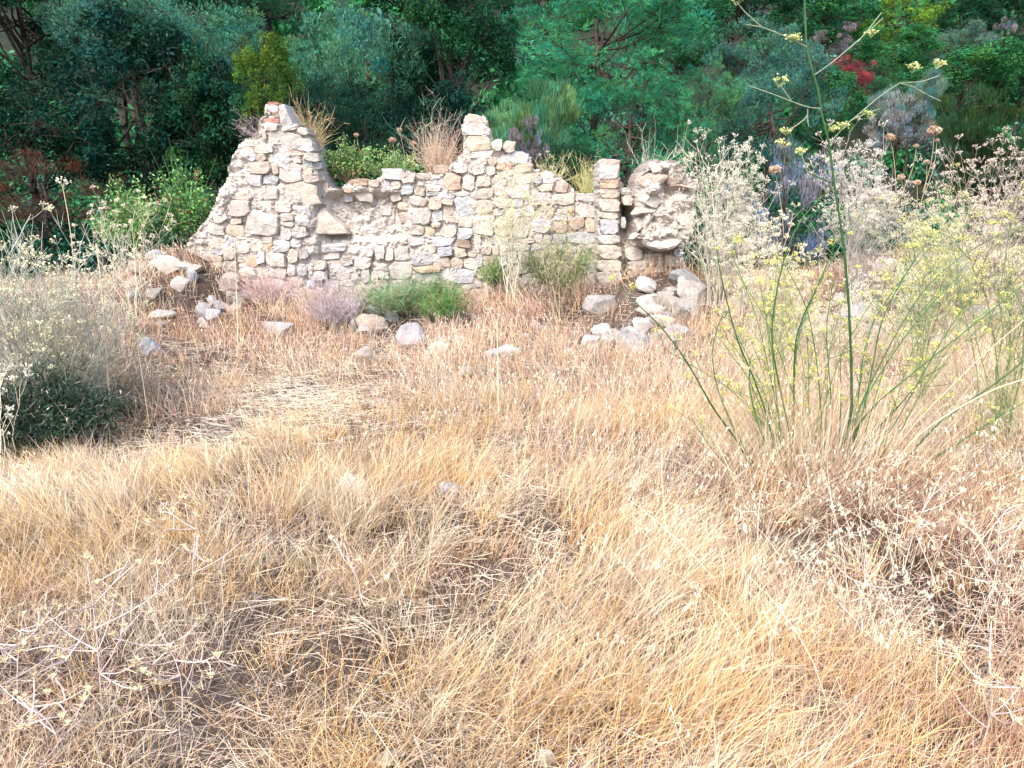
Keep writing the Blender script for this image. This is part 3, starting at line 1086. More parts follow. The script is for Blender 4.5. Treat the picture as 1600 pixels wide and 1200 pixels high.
DK = (0.010, 0.044, 0.028)      # dark teal evergreen
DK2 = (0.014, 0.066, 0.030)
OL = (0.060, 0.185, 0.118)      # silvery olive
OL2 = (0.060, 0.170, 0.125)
PN = (0.050, 0.26, 0.12)      # pine
PN2 = (0.035, 0.150, 0.065)
YG = (0.075, 0.15, 0.022)
GR = (0.034, 0.15, 0.05)
GY = (0.20, 0.20, 0.23)
G1 = 'trees and shrubs on the slope behind the ruin'
TREES = [
    # name, cat, label, u, Y, vtop, vbot, w, kind, var, tint
    ('evergreen_tree', 'tree', 'dark leafy evergreen in the top left corner', 30, 19, -90, 130, 330, 'broad', 0, DK2),
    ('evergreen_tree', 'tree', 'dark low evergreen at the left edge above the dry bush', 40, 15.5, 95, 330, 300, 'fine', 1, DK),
    ('evergreen_tree', 'tree', 'large dark evergreen left of the gable, reaching down to the green shrubs', 215, 15.5, 20, 330, 330, 'broad', 1, DK),
    ('evergreen_tree', 'tree', 'silvery leafed evergreen at the top, between the corner and the pine trunk', 180, 18, -70, 160, 260, 'olive', 0, OL2),
    ('evergreen_tree', 'tree', 'dark evergreen just behind the gable top', 345, 15.0, 60, 320, 230, 'broad', 2, DK2),
    ('olive_tree', 'tree', 'silver green olive above the yellow green tree, behind the gable', 325, 17.0, 10, 200, 260, 'olive', 1, OL),
    ('broadleaf_tree', 'tree', 'yellow green small tree directly behind the gable tip', 415, 14.2, 54, 225, 120, 'broad', 1, YG),
    ('pine_tree', 'tree', 'pine with a bare reddish trunk at the top, left of centre', 420, 25, -110, 75, 330, 'pine', 0, PN2),
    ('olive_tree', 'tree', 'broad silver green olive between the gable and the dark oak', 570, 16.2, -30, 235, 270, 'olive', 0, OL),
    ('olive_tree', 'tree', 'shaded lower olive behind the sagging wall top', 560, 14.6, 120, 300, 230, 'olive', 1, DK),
    ('evergreen_tree', 'tree', 'dark oak like evergreen above the stacked stone pinnacle', 705, 15.4, -40, 200, 220, 'broad', 0, DK2),
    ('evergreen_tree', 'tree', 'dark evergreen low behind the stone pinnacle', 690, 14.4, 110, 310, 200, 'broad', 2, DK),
    ('pine_tree', 'tree', 'big feathery bright pine above the middle of the wall', 935, 15.6, -70, 190, 330, 'pine', 1, PN),
    ('pine_tree', 'tree', 'lower pine boughs right behind the slender jamb', 985, 14.6, 100, 305, 270, 'pine', 0, PN),
    ('feathery_shrub', 'shrub', 'light green feathery shrub right of the stone pinnacle', 835, 13.9, 118, 290, 170, 'broom', 0, (0.13, 0.27, 0.11)),
    ('pine_tree', 'tree', 'young bright pine between the jamb and the silver olive', 1088, 15.8, 85, 275, 150, 'pine', 1, (0.085, 0.26, 0.11)),
    ('evergreen_tree', 'tree', 'dense green tree at the top edge, right of the big pine', 1060, 24, -40, 130, 200, 'broad', 1, GR),
    ('olive_tree', 'tree', 'rounded silver olive behind the tall fennel stalk', 1195, 20, 22, 160, 200, 'olive', 0, OL2),
    ('olive_tree', 'tree', 'lower silver olive behind the tall fennel stalk', 1205, 18, 95, 265, 210, 'olive', 1, OL2),
    ('evergreen_tree', 'tree', 'dark shrubby tree at the top edge behind the fennel tip', 1290, 30, -50, 90, 190, 'broad', 2, GR),
    ('evergreen_tree', 'tree', 'small dark tree at the top edge above the silver olive', 1150, 29, -60, 60, 180, 'broad', 0, DK2),
    ('red_shrub', 'shrub', 'crimson leaved shrub on the slope right of the fennel stalk', 1322, 21, 84, 172, 84, 'fine', 1, (0.24, 0.04, 0.05)),
    ('evergreen_shrub', 'shrub', 'green shrub crowding the crimson one from its left and below', 1290, 20.2, 105, 240, 110, 'broad', 1, GR),
    ('evergreen_shrub', 'shrub', 'small green shrub right of the crimson one', 1372, 21.5, 90, 165, 70, 'fine', 0, GR),
    ('evergreen_tree', 'tree', 'rounded bright yellow green crown at the top right', 1392, 31, -8, 95, 140, 'fine', 0, (0.14, 0.27, 0.03)),
    ('evergreen_tree', 'tree', 'dark rounded crown below the bright yellow green one', 1400, 27, 36, 125, 150, 'broad', 2, (0.04, 0.17, 0.05)),
    ('grey_shrub', 'shrub', 'pale grey twiggy shrub above the crimson one', 1312, 29, 35, 100, 90, 'bare', 0, (0.28, 0.24, 0.27)),
    ('evergreen_tree', 'tree', 'blue green crown near the top right corner', 1500, 36, -6, 66, 130, 'broad', 1, DK2),
    ('evergreen_tree', 'tree', 'dark crown in the very top right corner', 1580, 40, -40, 50, 130, 'broad', 0, DK2),
    ('olive_tree', 'tree', 'silver tree between the dark crowns at right', 1485, 29, 40, 105, 120, 'olive', 1, (0.11, 0.21, 0.14)),
    ('evergreen_tree', 'tree', 'wide dark green crown above the spiky broom at right', 1505, 24, 68, 180, 200, 'broad', 0, (0.04, 0.17, 0.055)),
    ('evergreen_tree', 'tree', 'dark crown at the right edge above the broom', 1600, 27, 40, 170, 130, 'broad', 2, DK2),
    ('grey_shrub', 'shrub', 'grey violet leafless shrub between crowns near the right edge', 1562, 33, 28, 90, 50, 'bare', 1, (0.2, 0.19, 0.22)),
    ('broom_bush', 'shrub', 'dark spiky broom bush at the right edge', 1535, 14.5, 148, 330, 230, 'broom', 1, (0.035, 0.075, 0.025)),
    ('broom_bush', 'shrub', 'silver green feathery bush left of the dark spiky broom', 1425, 16.5, 105, 225, 110, 'broom', 0, (0.15, 0.24, 0.17)),
    ('grey_shrub', 'shrub', 'grey lilac leafless shrub in front of the silver feathery bush', 1405, 15.0, 140, 250, 120, 'bare', 0, (0.25, 0.26, 0.27)),
    ('grey_shrub', 'shrub', 'blue grey leafless thicket between the pale dry bushes', 1225, 12.6, 225, 440, 190, 'bare', 1, (0.20, 0.22, 0.29)),
    ('grey_shrub', 'shrub', 'dark grey dead shrub behind the round stone on the wall', 828, 12.4, 178, 270, 66, 'bare', 0, (0.22, 0.19, 0.23)),
    ('evergreen_shrub', 'shrub', 'dark leafy shrub in the notch between wall and jamb', 890, 13.2, 205, 330, 100, 'fine', 1, DK2),
    ('brown_shrub', 'shrub', 'rust brown dead shrub at the left edge under the dark trees', 70, 13.6, 235, 370, 240, 'bare', 1, (0.10, 0.045, 0.03)),
    ('evergreen_tree', 'tree', 'far dark crown at the top edge, above the broad olive', 640, 26, -130, 30, 260, 'broad', 2, DK2),
    ('pine_tree', 'tree', 'far pine at the top edge behind the big feathery pine', 850, 27, -130, 60, 260, 'pine', 0, PN2),
    ('evergreen_tree', 'tree', 'far green crown at the top edge, left of the pine trunk', 290, 27, -140, 30, 260, 'broad', 1, GR),
]
rr = random.Random(5)
for (nm, cat, lab, u, Y, vt, vb, wd, kd, var, tint) in TREES:
    tree(nm, cat, lab, u, Y, vt, vb, wd, kd, var, tint, rr.uniform(0, 6.28), G1)

# further scrub on the hillside that only shows between the crowns
def far_scrub():
    r = np.random.default_rng(21)
    g = Geo()
    for k in range(360):
        Y = r.uniform(18, 62) if k % 3 else r.uniform(17.5, 27)
        X = r.uniform(-0.8, 0.8) * Y if k % 3 else r.uniform(-0.7, 0.4) * Y
        R = r.uniform(0.8, 1.9)
        c = np.array([X, Y, float(ground(X, Y)) + 0.45 * R])
        n = 230 if Y > 27 else 520
        lob = nrm(r.normal(size=(7, 3))) * R * 0.5
        d = rv(n, r)
        P = c + lob[r.integers(0, 7, n)] + d * R * 0.55 * r.uniform(0.6, 1, (n, 1)) * np.array([1, 1, 0.85])
        tint = [np.array(GR) * 1.2, np.array(GR), np.array(OL2), np.array(PN2)][r.integers(0, 4)]
        ll = 0.22 + 0.0052 * Y if Y > 27 else 0.15
        g.leaves(P, rv(n, r), nrm(d + 0.5 * r.normal(size=(n, 3))), ll, ll * 0.6, tint * r.uniform(.6, 1.4, (n, 1)))
    o = g.build('hillside_scrub', M_DRY, kind='stuff')
    o['label'] = 'dense green scrub covering the hillside behind the trees'
    o['category'] = 'scrub'


far_scrub()


def undergrowth():
    r = np.random.default_rng(22)
    g = Geo()
    for k in range(95):
        Y = r.uniform(12.9, 17.5)
        X = r.uniform(-0.78, 0.5) * Y
        if X > 5.5 and Y < 14:
            continue
        R = r.uniform(0.6, 1.25)
        c = np.array([X, Y, float(ground(X, Y)) + 0.5 * R])
        n = 440
        lob = nrm(r.normal(size=(6, 3))) * R * 0.6
        d = rv(n, r)
        P = c + lob[r.integers(0, 6, n)] + d * R * 0.5 * r.uniform(0.5, 1, (n, 1))
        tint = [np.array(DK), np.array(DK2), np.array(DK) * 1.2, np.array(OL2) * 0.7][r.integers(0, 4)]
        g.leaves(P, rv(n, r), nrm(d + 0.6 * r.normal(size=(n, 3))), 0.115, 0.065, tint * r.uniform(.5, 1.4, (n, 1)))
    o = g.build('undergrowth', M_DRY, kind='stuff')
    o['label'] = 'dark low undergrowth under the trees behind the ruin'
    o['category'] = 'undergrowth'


undergrowth()


# ------------------------------------------------------------------ grass
def density_fields():
    pass


def patch(u, v, L):
    d = np.zeros(len(u))
    for (cu, cv, ru, rv_, a) in L:
        d += a * np.exp(-(((u - cu) / ru) ** 2 + ((v - cv) / rv_) ** 2))
    return d


def sample_ground(n, y0, y1, power, rng, xpad=1.25):
    """random points over the strip of ground the camera looks across, thinning out with distance"""
    t = rng.random(n)
    e = 2 - power
    if abs(e) < 1e-6:
        Y = y0 * (y1 / y0) ** t
    else:
        Y = (y0 ** e + t * (y1 ** e - y0 ** e)) ** (1 / e)
    X = (rng.random(n) * 2 - 1) * (Y * 0.665 * xpad + 0.3)
    return np.stack([X, Y, ground(X, Y)], -1)


BARE = [(760, 700, 60, 40, .3), (800, 900, 50, 50, .4), (455, 985, 80, 22, .6), (810, 835, 50, 32, .6), (470, 625, 110, 34, .95), (330, 700, 110, 22, .5), (690, 905, 40, 14, .5), (250, 1010, 120, 30, .4), (390, 1080, 60, 22, .4),
        (730, 1010, 60, 20, .35), (780, 770, 70, 26, .35), (545, 765, 34, 18, .9), (698, 782, 32, 18, .9), (1290, 850, 130, 45, .75), (1230, 960, 60, 25, .5), (1390, 830, 70, 40, .6),
        (60, 655, 90, 45, .9), (850, 1190, 40, 30, .8), (605, 1195, 40, 22, .8), (160, 1090, 110, 40, .45), (940, 1170, 60, 20, .4),
        (590, 505, 40, 26, 1), (640, 520, 40, 26, 1), (985, 530, 45, 34, .9), (1010, 475, 80, 32, 1), (930, 520, 30, 20, .8), (785, 555, 36, 12, .9), (265, 420, 40, 14, .4), (425, 518, 40, 16, .8),
        (1070, 455, 30, 25, .9), (1345, 490, 40, 24, .9), (570, 560, 20, 18, .7), (232, 542, 24, 16, .8)]
TALL = [(470, 850, 150, 70, .65), (600, 860, 100, 60, .4), (200, 900, 180, 50, .3), (820, 1130, 200, 60, .3), (200, 1170, 220, 40, .3), (330, 800, 260, 70, .7), (100, 830, 140, 70, .5), (650, 780, 110, 110, .6), (950, 850, 110, 140, .5), (1060, 1000, 140, 90, .5), (740, 1060, 150, 70, .3), (1270, 1060, 150, 90, .55),
        (900, 660, 260, 70, .35), (1430, 720, 170, 100, .8), (1200, 700, 120, 80, .6), (640, 650, 120, 50, .2)]

BLOND0, BLOND1 = np.array((0.52, 0.29, 0.11)), np.array((0.80, 0.545, 0.275))
PALE0, PALE1 = np.array((0.58, 0.43, 0.27)), np.array((0.82, 0.70, 0.52))
RUST0, RUST1 = np.array((0.38, 0.19, 0.12)), np.array((0.64, 0.41, 0.29))
ROSE0, ROSE1 = np.array((0.50, 0.31, 0.22)), np.array((0.74, 0.55, 0.43))
GREY0, GREY1 = np.array((0.40, 0.33, 0.30)), np.array((0.62, 0.54, 0.49))
DEAD_SHADE0, DEAD_SHADE1 = np.array((0.10, 0.055, 0.04)), np.array((0.22, 0.12, 0.08))  # dead stalk brown, also painted in for shade between the tufts
SHADE = [(1290, 845, 140, 45, 1), (1400, 850, 90, 50, 1), (1160, 830, 70, 40, .6), (1560, 800, 60, 60, .7), (1480, 1150, 120, 50, .6), (1180, 1150, 60, 40, .6), (440, 960, 70, 16, .4),  # patches where shade under and between plants goes into the straw colour
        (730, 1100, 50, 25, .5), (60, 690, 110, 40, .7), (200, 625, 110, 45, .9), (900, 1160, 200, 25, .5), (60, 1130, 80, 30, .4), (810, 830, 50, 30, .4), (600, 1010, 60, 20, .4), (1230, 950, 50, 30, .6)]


# litter of fallen straw over all the ground
def litter():
    rng = np.random.default_rng(3)
    g = Geo()
    n = 50000
    P = sample_ground(n, 1.5, 12.0, 1.25, rng)
    X_ = sample_ground(150000, 2.2, 9.0, 0.8, rng)
    ux, vx = project(X_)
    X_ = X_[rng.random(len(X_)) < patch(ux, vx, [(460, 628, 140, 40, 1), (300, 690, 150, 20, .5), (780, 770, 60, 80, .35), (455, 985, 95, 32, .25)])]
    P = np.concatenate([P, X_])
    n = len(P)
    P[:, 2] += rng.uniform(0.002, 0.04, n)
    th = rng.uniform(0, 2 * PI, n)
    D = np.stack([np.cos(th), np.sin(th), rng.uniform(-0.05, 0.22, n)], -1)
    u, v = project(P)
    rose = vnoise(P[:, 0], P[:, 1], 0.8)
    c = np.where((rng.random(n) < 0.35)[:, None], PALE1, np.where((rose > 0.55)[:, None], ROSE1, GREY1)) * rng.uniform(0.42, 1.08, (n, 1))
    dk = np.clip(patch(u, v, SHADE), 0, 0.9) > rng.random(n)
    c[dk] = np.array((0.2, 0.11, 0.075)) * rng.uniform(0.5, 1.2, (dk.sum(), 1))  # shade painted into the litter as dark brown straw
    bend = 0.6 * rng.normal(size=(n, 3)) * np.array([1, 1, 0.1])
    pth = (patch(u, v, [(460, 630, 130, 45, 1), (420, 560, 120, 30, .5), (780, 760, 70, 90, .6), (800, 930, 70, 80, .5)]) > rng.random(n)) & ~dk
    c[pth] = PALE1 * rng.uniform(0.8, 1.05, (pth.sum(), 1))
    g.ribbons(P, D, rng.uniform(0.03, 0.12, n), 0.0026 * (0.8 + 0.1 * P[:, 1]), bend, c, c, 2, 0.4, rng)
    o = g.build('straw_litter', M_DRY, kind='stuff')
    o['label'] = 'grey and pale straw litter lying flat on the soil'
    o['category'] = 'straw'


litter()



def standing_grass(name, label, ntuft, per, y0, y1, power, seed, maskf, lenf, colf, width, K=3, lean=0.5, spread=0.35, tuftr=0.05, droop=0.35):
    rng = np.random.default_rng(seed)
    P = sample_ground(ntuft, y0, y1, power, rng)
    u, v = project(P)
    keep = rng.random(ntuft) < maskf(P, u, v)
    P, u, v = P[keep], u[keep], v[keep]
    n = len(P)
    ang = 2 * PI * vnoise(P[:, 0], P[:, 1], 0.55) * 1.3 - 0.6 + 0.75 * rng.normal(size=n)
    la = lean * (0.25 + 1.1 * vnoise(P[:, 0], P[:, 1], 1.1))
    Ld = np.stack([np.cos(ang) * la, np.sin(ang) * la * 0.6, np.ones(n)], -1)
    Lt = lenf(P, u, v) * rng.uniform(0.7, 1.25, n)
    C0, C1 = colf(P, u, v, rng)
    tone = np.clip(1 + 0.16 * rng.normal(size=(n, 1)), 0.6, 1.25)
    C0, C1 = C0 * tone, C1 * tone
    k = np.repeat(np.arange(n), per)
    m = len(k)
    r2 = rng.normal(size=(m, 2)) * tuftr
    B = P[k].copy()
    B[:, :2] += r2
    B[:, 2] = ground(B[:, 0], B[:, 1]) - 0.01
    D = Ld[k] + spread * rng.normal(size=(m, 3)) * np.array([1, 1, 0.25])
    D[:, 2] = np.abs(D[:, 2]) + 0.1
    D[:, :2] += r2 * 3.0
    D = nrm(D)
    L = Lt[k] * rng.uniform(0.45, 1.15, m)
    bend = np.stack([D[:, 0] * 0.5, D[:, 1] * 0.5, -np.full(m, 1.0)], -1) * (droop * rng.uniform(0.1, 1.0, m) ** 1.5)[:, None]
    bend[:, :2] += 0.2 * rng.normal(size=(m, 2))
    j = rng.uniform(0.66, 1.2, (m, 1))
    g = Geo()
    W = width * rng.uniform(0.7, 1.3, m) * (0.7 + 0.09 * P[k][:, 1])
    A0, A1 = np.clip(C0[k] * j, 0, .9), np.clip(C1[k] * j, 0, .9)
    nearm = B[:, 1] < 3.2
    ends = np.zeros((m, 1, 3))
    for sel, kk in ((nearm, 3), (~nearm, min(K, 2))):
        if sel.any():
            tp = g.ribbons(B[sel], D[sel], L[sel], W[sel], bend[sel], A0[sel], A1[sel], kk, rng=rng)
            ends[sel, 0] = tp[:, -1]
    return g, ends, C1[k]


def pal(P, u, v, rng, sets):
    """pick a colour pair for every tuft with weights given by functions of place"""
    n = len(P)
    Wt = np.stack([s[2] * np.ones(n) for s in sets], -1)
    Wt = np.clip(Wt, 0.0001, None)
    Wt = Wt / Wt.sum(1, keepdims=True)
    cum = np.cumsum(Wt, 1)
    k = (rng.random((n, 1)) > cum).sum(1).clip(0, len(sets) - 1)
    A = np.stack([s[0] for s in sets])[k]
    B = np.stack([s[1] for s in sets])[k]
    j = 1 + 0.1 * rng.normal(size=(n, 1))
    return A * j, B * j


def blond():
    def mask(P, u, v):
        m = 0.6 + 0.6 * patch(u, v, TALL) - 0.9 * patch(u, v, BARE)
        m = m * (0.2 + 1.2 * smooth(0.32, 0.58, 0.65 * vnoise(P[:, 0], P[:, 1], 1.6) + 0.35 * vnoise(P[:, 0], P[:, 1], 4.2)))
        m = m * smooth(560, 660, v)
        # thistle ground in the lower left corner is thinner
        m = m * (1 - 0.1 * smooth(900, 980, v) * (1 - smooth(330, 520, u)))
        return np.clip(m, 0, 1)

    def ln(P, u, v):
        return 0.14 + 0.12 * patch(u, v, TALL) + 0.08 * vnoise(P[:, 0], P[:, 1], 0.9)

    def cf(P, u, v, rng):
        n1 = vnoise(P[:, 0] + 9, P[:, 1], 0.8)
        low = smooth(900, 1000, v) * (1 - smooth(400, 600, u))
        right = smooth(1100, 1350, u) * smooth(740, 800, v)
        return pal(P, u, v, rng, [(BLOND0, BLOND1, 0.65 + 1.4 * smooth(.35, .7, n1) * (1 - low)), (PALE0, PALE1, 0.6 + 0.4 * (1 - n1)),
                                  (ROSE0, ROSE1, 0.12 + 0.9 * low + 0.5 * (1 - smooth(600, 700, v))), (RUST0, RUST1, 0.05 + 0.9 * right)])
    g, tips, c = standing_grass('dry_grass', '', 6600, 33, 1.45, 7.6, 1.15, 11, mask, ln, cf, 0.0028, 3, 0.5, 0.25, 0.05, 0.42)
    o = g.build('dry_grass', M_DRY, kind='stuff')
    o['label'] = 'tufts of tall blond dry grass leaning across the foreground'
    o['category'] = 'grass'


blond()


def tangle():
    """fine crossing stalks, rose and pale, low over everything in front"""
    def mask(P, u, v):
        return np.clip(0.85 - 0.6 * patch(u, v, BARE) + 0.9 * patch(u, v, SHADE), 0, 1)

    def ln(P, u, v):
        return 0.11 + 0.10 * vnoise(P[:, 0], P[:, 1], 1.3)

    def cf(P, u, v, rng):
        right = smooth(1050, 1350, u) * smooth(740, 800, v)
        return pal(P, u, v, rng, [(PALE0, PALE1, 0.8), (ROSE0, ROSE1, 0.6), (GREY0, GREY1, 0.35), (RUST0, RUST1, 0.15 + 1.0 * right), (DEAD_SHADE0, DEAD_SHADE1, 0.1 + 3.0 * patch(u, v, SHADE))])  # last pair darkens stalks in the patches as painted shade
    g, tips, c = standing_grass('x', '', 4600, 8, 1.45, 8.5, 1.2, 12, mask, ln, cf, 0.0027, 2, 0.6, 0.6, 0.08, 0.6)
    o = g.build('tangled_stalks', M_DRY, kind='stuff')
    o['label'] = 'low tangle of fine pale and rose dry stalks between the tufts'
    o['category'] = 'grass'


tangle()


def rusty():
    def mask(P, u, v):
        m = 0.9 - 1.0 * patch(u, v, BARE)
        m = m * (1 - smooth(600, 690, v)) * smooth(340, 380, v)
        m = m * (0.4 + smooth(0.25, 0.55, vnoise(P[:, 0], P[:, 1], 1.2)))
        return np.clip(m, 0, 1)

    def ln(P, u, v):
        return 0.20 + 0.18 * vnoise(P[:, 0], P[:, 1], 0.8) + 0.18 * patch(u, v, [(410, 430, 70, 60, 1), (830, 480, 90, 40, .7), (1400, 520, 200, 80, .8)])

    def cf(P, u, v, rng):
        n1 = vnoise(P[:, 0] + 3, P[:, 1] + 5, 0.7)
        r = patch(u, v, [(300, 540, 160, 60, 1.2), (820, 490, 110, 50, 1.2), (650, 560, 160, 30, .4)])
        return pal(P, u, v, rng, [(RUST0, RUST1, 0.25 + r + 0.5 * n1), (ROSE0, ROSE1, 1.0), (PALE0, PALE1, 0.5 + 0.4 * smooth(560, 640, v)), (BLOND0, BLOND1, 0.5)])
    g, tips, c = standing_grass('x', '', 8000, 9, 5.2, 12.6, 0.75, 13, mask, ln, cf, 0.0041, 2, 0.35, 0.22, 0.06, 0.25)
    # bristly seed heads at some tips
    rng = np.random.default_rng(5)
    k = rng.random(len(tips)) < 0.14
    T = tips[k][:, -1]
    g.blobs(T, rng.uniform(0.003, 0.007, len(T)), np.clip(c[k] * .95, 0, .85), 2.5, rng)
    o = g.build('brome_grass', M_DRY, kind='stuff')
    o['label'] = 'rusty rose bristly grass around the foot of the ruin'
    o['category'] = 'grass'


rusty()


def wispy():
    """thin upright stalks in the middle distance and round the fennel"""
    def mask(P, u, v):
        m = patch(u, v, [(880, 690, 260, 90, .9), (1130, 640, 160, 110, .9), (1300, 620, 220, 110, .9), (1480, 620, 200, 140, .7), (660, 640, 90, 50, .4), (1180, 760, 220, 60, .8)])
        return np.clip(m - 0.6 * patch(u, v, BARE[:12]), 0, 1)

    def ln(P, u, v):
        return 0.30 + 0.22 * vnoise(P[:, 0], P[:, 1], 1.0) + 0.12 * smooth(1000, 1200, u)

    def cf(P, u, v, rng):
        return pal(P, u, v, rng, [(PALE0, PALE1, 1.0), (ROSE0, ROSE1, 0.9), (BLOND0, BLOND1, 0.5), (GREY0, GREY1, 0.25)])
    g, tips, c = standing_grass('x', '', 3400, 10, 3.4, 9.2, 1.0, 14, mask, ln, cf, 0.0020, 3, 0.25, 0.16, 0.07, 0.15)
    rng = np.random.default_rng(6)
    k = rng.random(len(tips)) < 0.2
    T = tips[k][:, -1]
    g.blobs(T, rng.uniform(0.0025, 0.005, len(T)), np.clip(c[k], 0, .85), 3.0, rng)
    o = g.build('wispy_grass', M_DRY, kind='stuff')
    o['label'] = 'thin upright wispy grass in the middle and around the fennel'
    o['category'] = 'grass'


wispy()


def oats():
    """wild oats with hanging pale spikelets at lower right"""
    rng = np.random.default_rng(15)
    g = Geo()
    n = 420
    P = sample_ground(n * 6, 1.7, 5.0, 1.2, rng)
    u, v = project(P)
    k = rng.random(len(P)) < patch(u, v, [(1280, 960, 230, 130, .5), (1500, 900, 160, 170, .6), (1200, 800, 120, 60, .3), (1000, 860, 90, 90, .15), (160, 800, 160, 80, .1)])
    P = P[k]
    n = len(P)
    D = nrm(np.array([0, 0, 1.0]) + 0.35 * rng.normal(size=(n, 3)) * np.array([1, 1, 0.1]))
    L = rng.uniform(0.3, 0.6, n)
    bend = np.stack([0.3 * rng.normal(size=n), 0.3 * rng.normal(size=n), -rng.uniform(0.05, 0.3, n)], -1)
    c = PALE1 * rng.uniform(0.8, 1.05, (n, 1))
    tips = g.ribbons(P, D, L, 0.0026, bend, c * 0.85, c, 5, 0.6, rng)
    for s in range(6):
        q = rng.integers(3, 6, n)
        B = tips[np.arange(n), q] + 0.01 * rng.normal(size=(n, 3))
        off = nrm(rng.normal(size=(n, 3)) * np.array([1, 1, 0.3])) * rng.uniform(0.01, 0.05, (n, 1))
        E = B + off
        g.ribbons(B, off, np.linalg.norm(off, axis=1), 0.0012, np.zeros((n, 3)), c, c, 1, 0.2, rng)
        dn = nrm(np.array([0, 0, -1.0]) + 0.35 * rng.normal(size=(n, 3)))
        cc = np.array((0.72, 0.64, 0.48)) * rng.uniform(0.7, 1.08, (n, 1))
        for w_ in range(2):
            g.leaves(E, nrm(dn + 0.18 * rng.normal(size=(n, 3))), rng.normal(size=(n, 3)), rng.uniform(0.016, 0.03, n), rng.uniform(0.004, 0.008, n), cc)
    o = g.build('wild_oats', M_DRY, kind='stuff')
    o['label'] = 'wild oats with pale hanging spikelets at the lower right'
    o['category'] = 'grass'


oats()


# ------------------------------------------------------------------ herbs
def polyline(pts, n, smo=2):
    pts = np.asarray(pts, float)
    d = np.r_[0, np.cumsum(np.linalg.norm(np.diff(pts, axis=0), axis=1))]
    t = np.linspace(0, d[-1], n)
    # smooth a little
    p = np.stack([np.interp(t, d, pts[:, i]) for i in range(3)], -1)
    for _ in range(smo):
        p[1:-1] = 0.25 * p[:-2] + 0.5 * p[1:-1] + 0.25 * p[2:]
    return p


def add_umbels(g, C, A, R, rays, col, tipcol, tip, rng, cup=0.45, thick=0.0014):
    """umbrella heads: C centres, A axes, R radii"""
    C, A = np.asarray(C, float).reshape(-1, 3), nrm(np.asarray(A, float).reshape(-1, 3))
    M = len(C)
    if M == 0:
        return
    R = np.broadcast_to(np.asarray(R, float), (M,))
    k = np.repeat(np.arange(M), rays)
    n = len(k)
    s = nrm(np.cross(A[k], rng.normal(size=(n, 3))))
    D = nrm(s * rng.uniform(0.25, 1.0, (n, 1)) + A[k] * (cup + 0.35 * rng.random((n, 1))))
    L = R[k] * rng.uniform(0.75, 1.1, n)
    tips = g.ribbons(C[k], D, L, thick, 0.12 * A[k], col, col, 1, 0.2, rng)
    T = tips[:, -1]
    q = np.repeat(T, 2, 0) + rng.normal(size=(n * 2, 3)) * (tip * 0.8)
    cc = np.clip(np.asarray(tipcol) * rng.uniform(0.75, 1.15, (n * 2, 1)), 0, .95)
    g.blobs(q, tip * rng.uniform(0.6, 1.15, n * 2), cc, 1.0, rng)


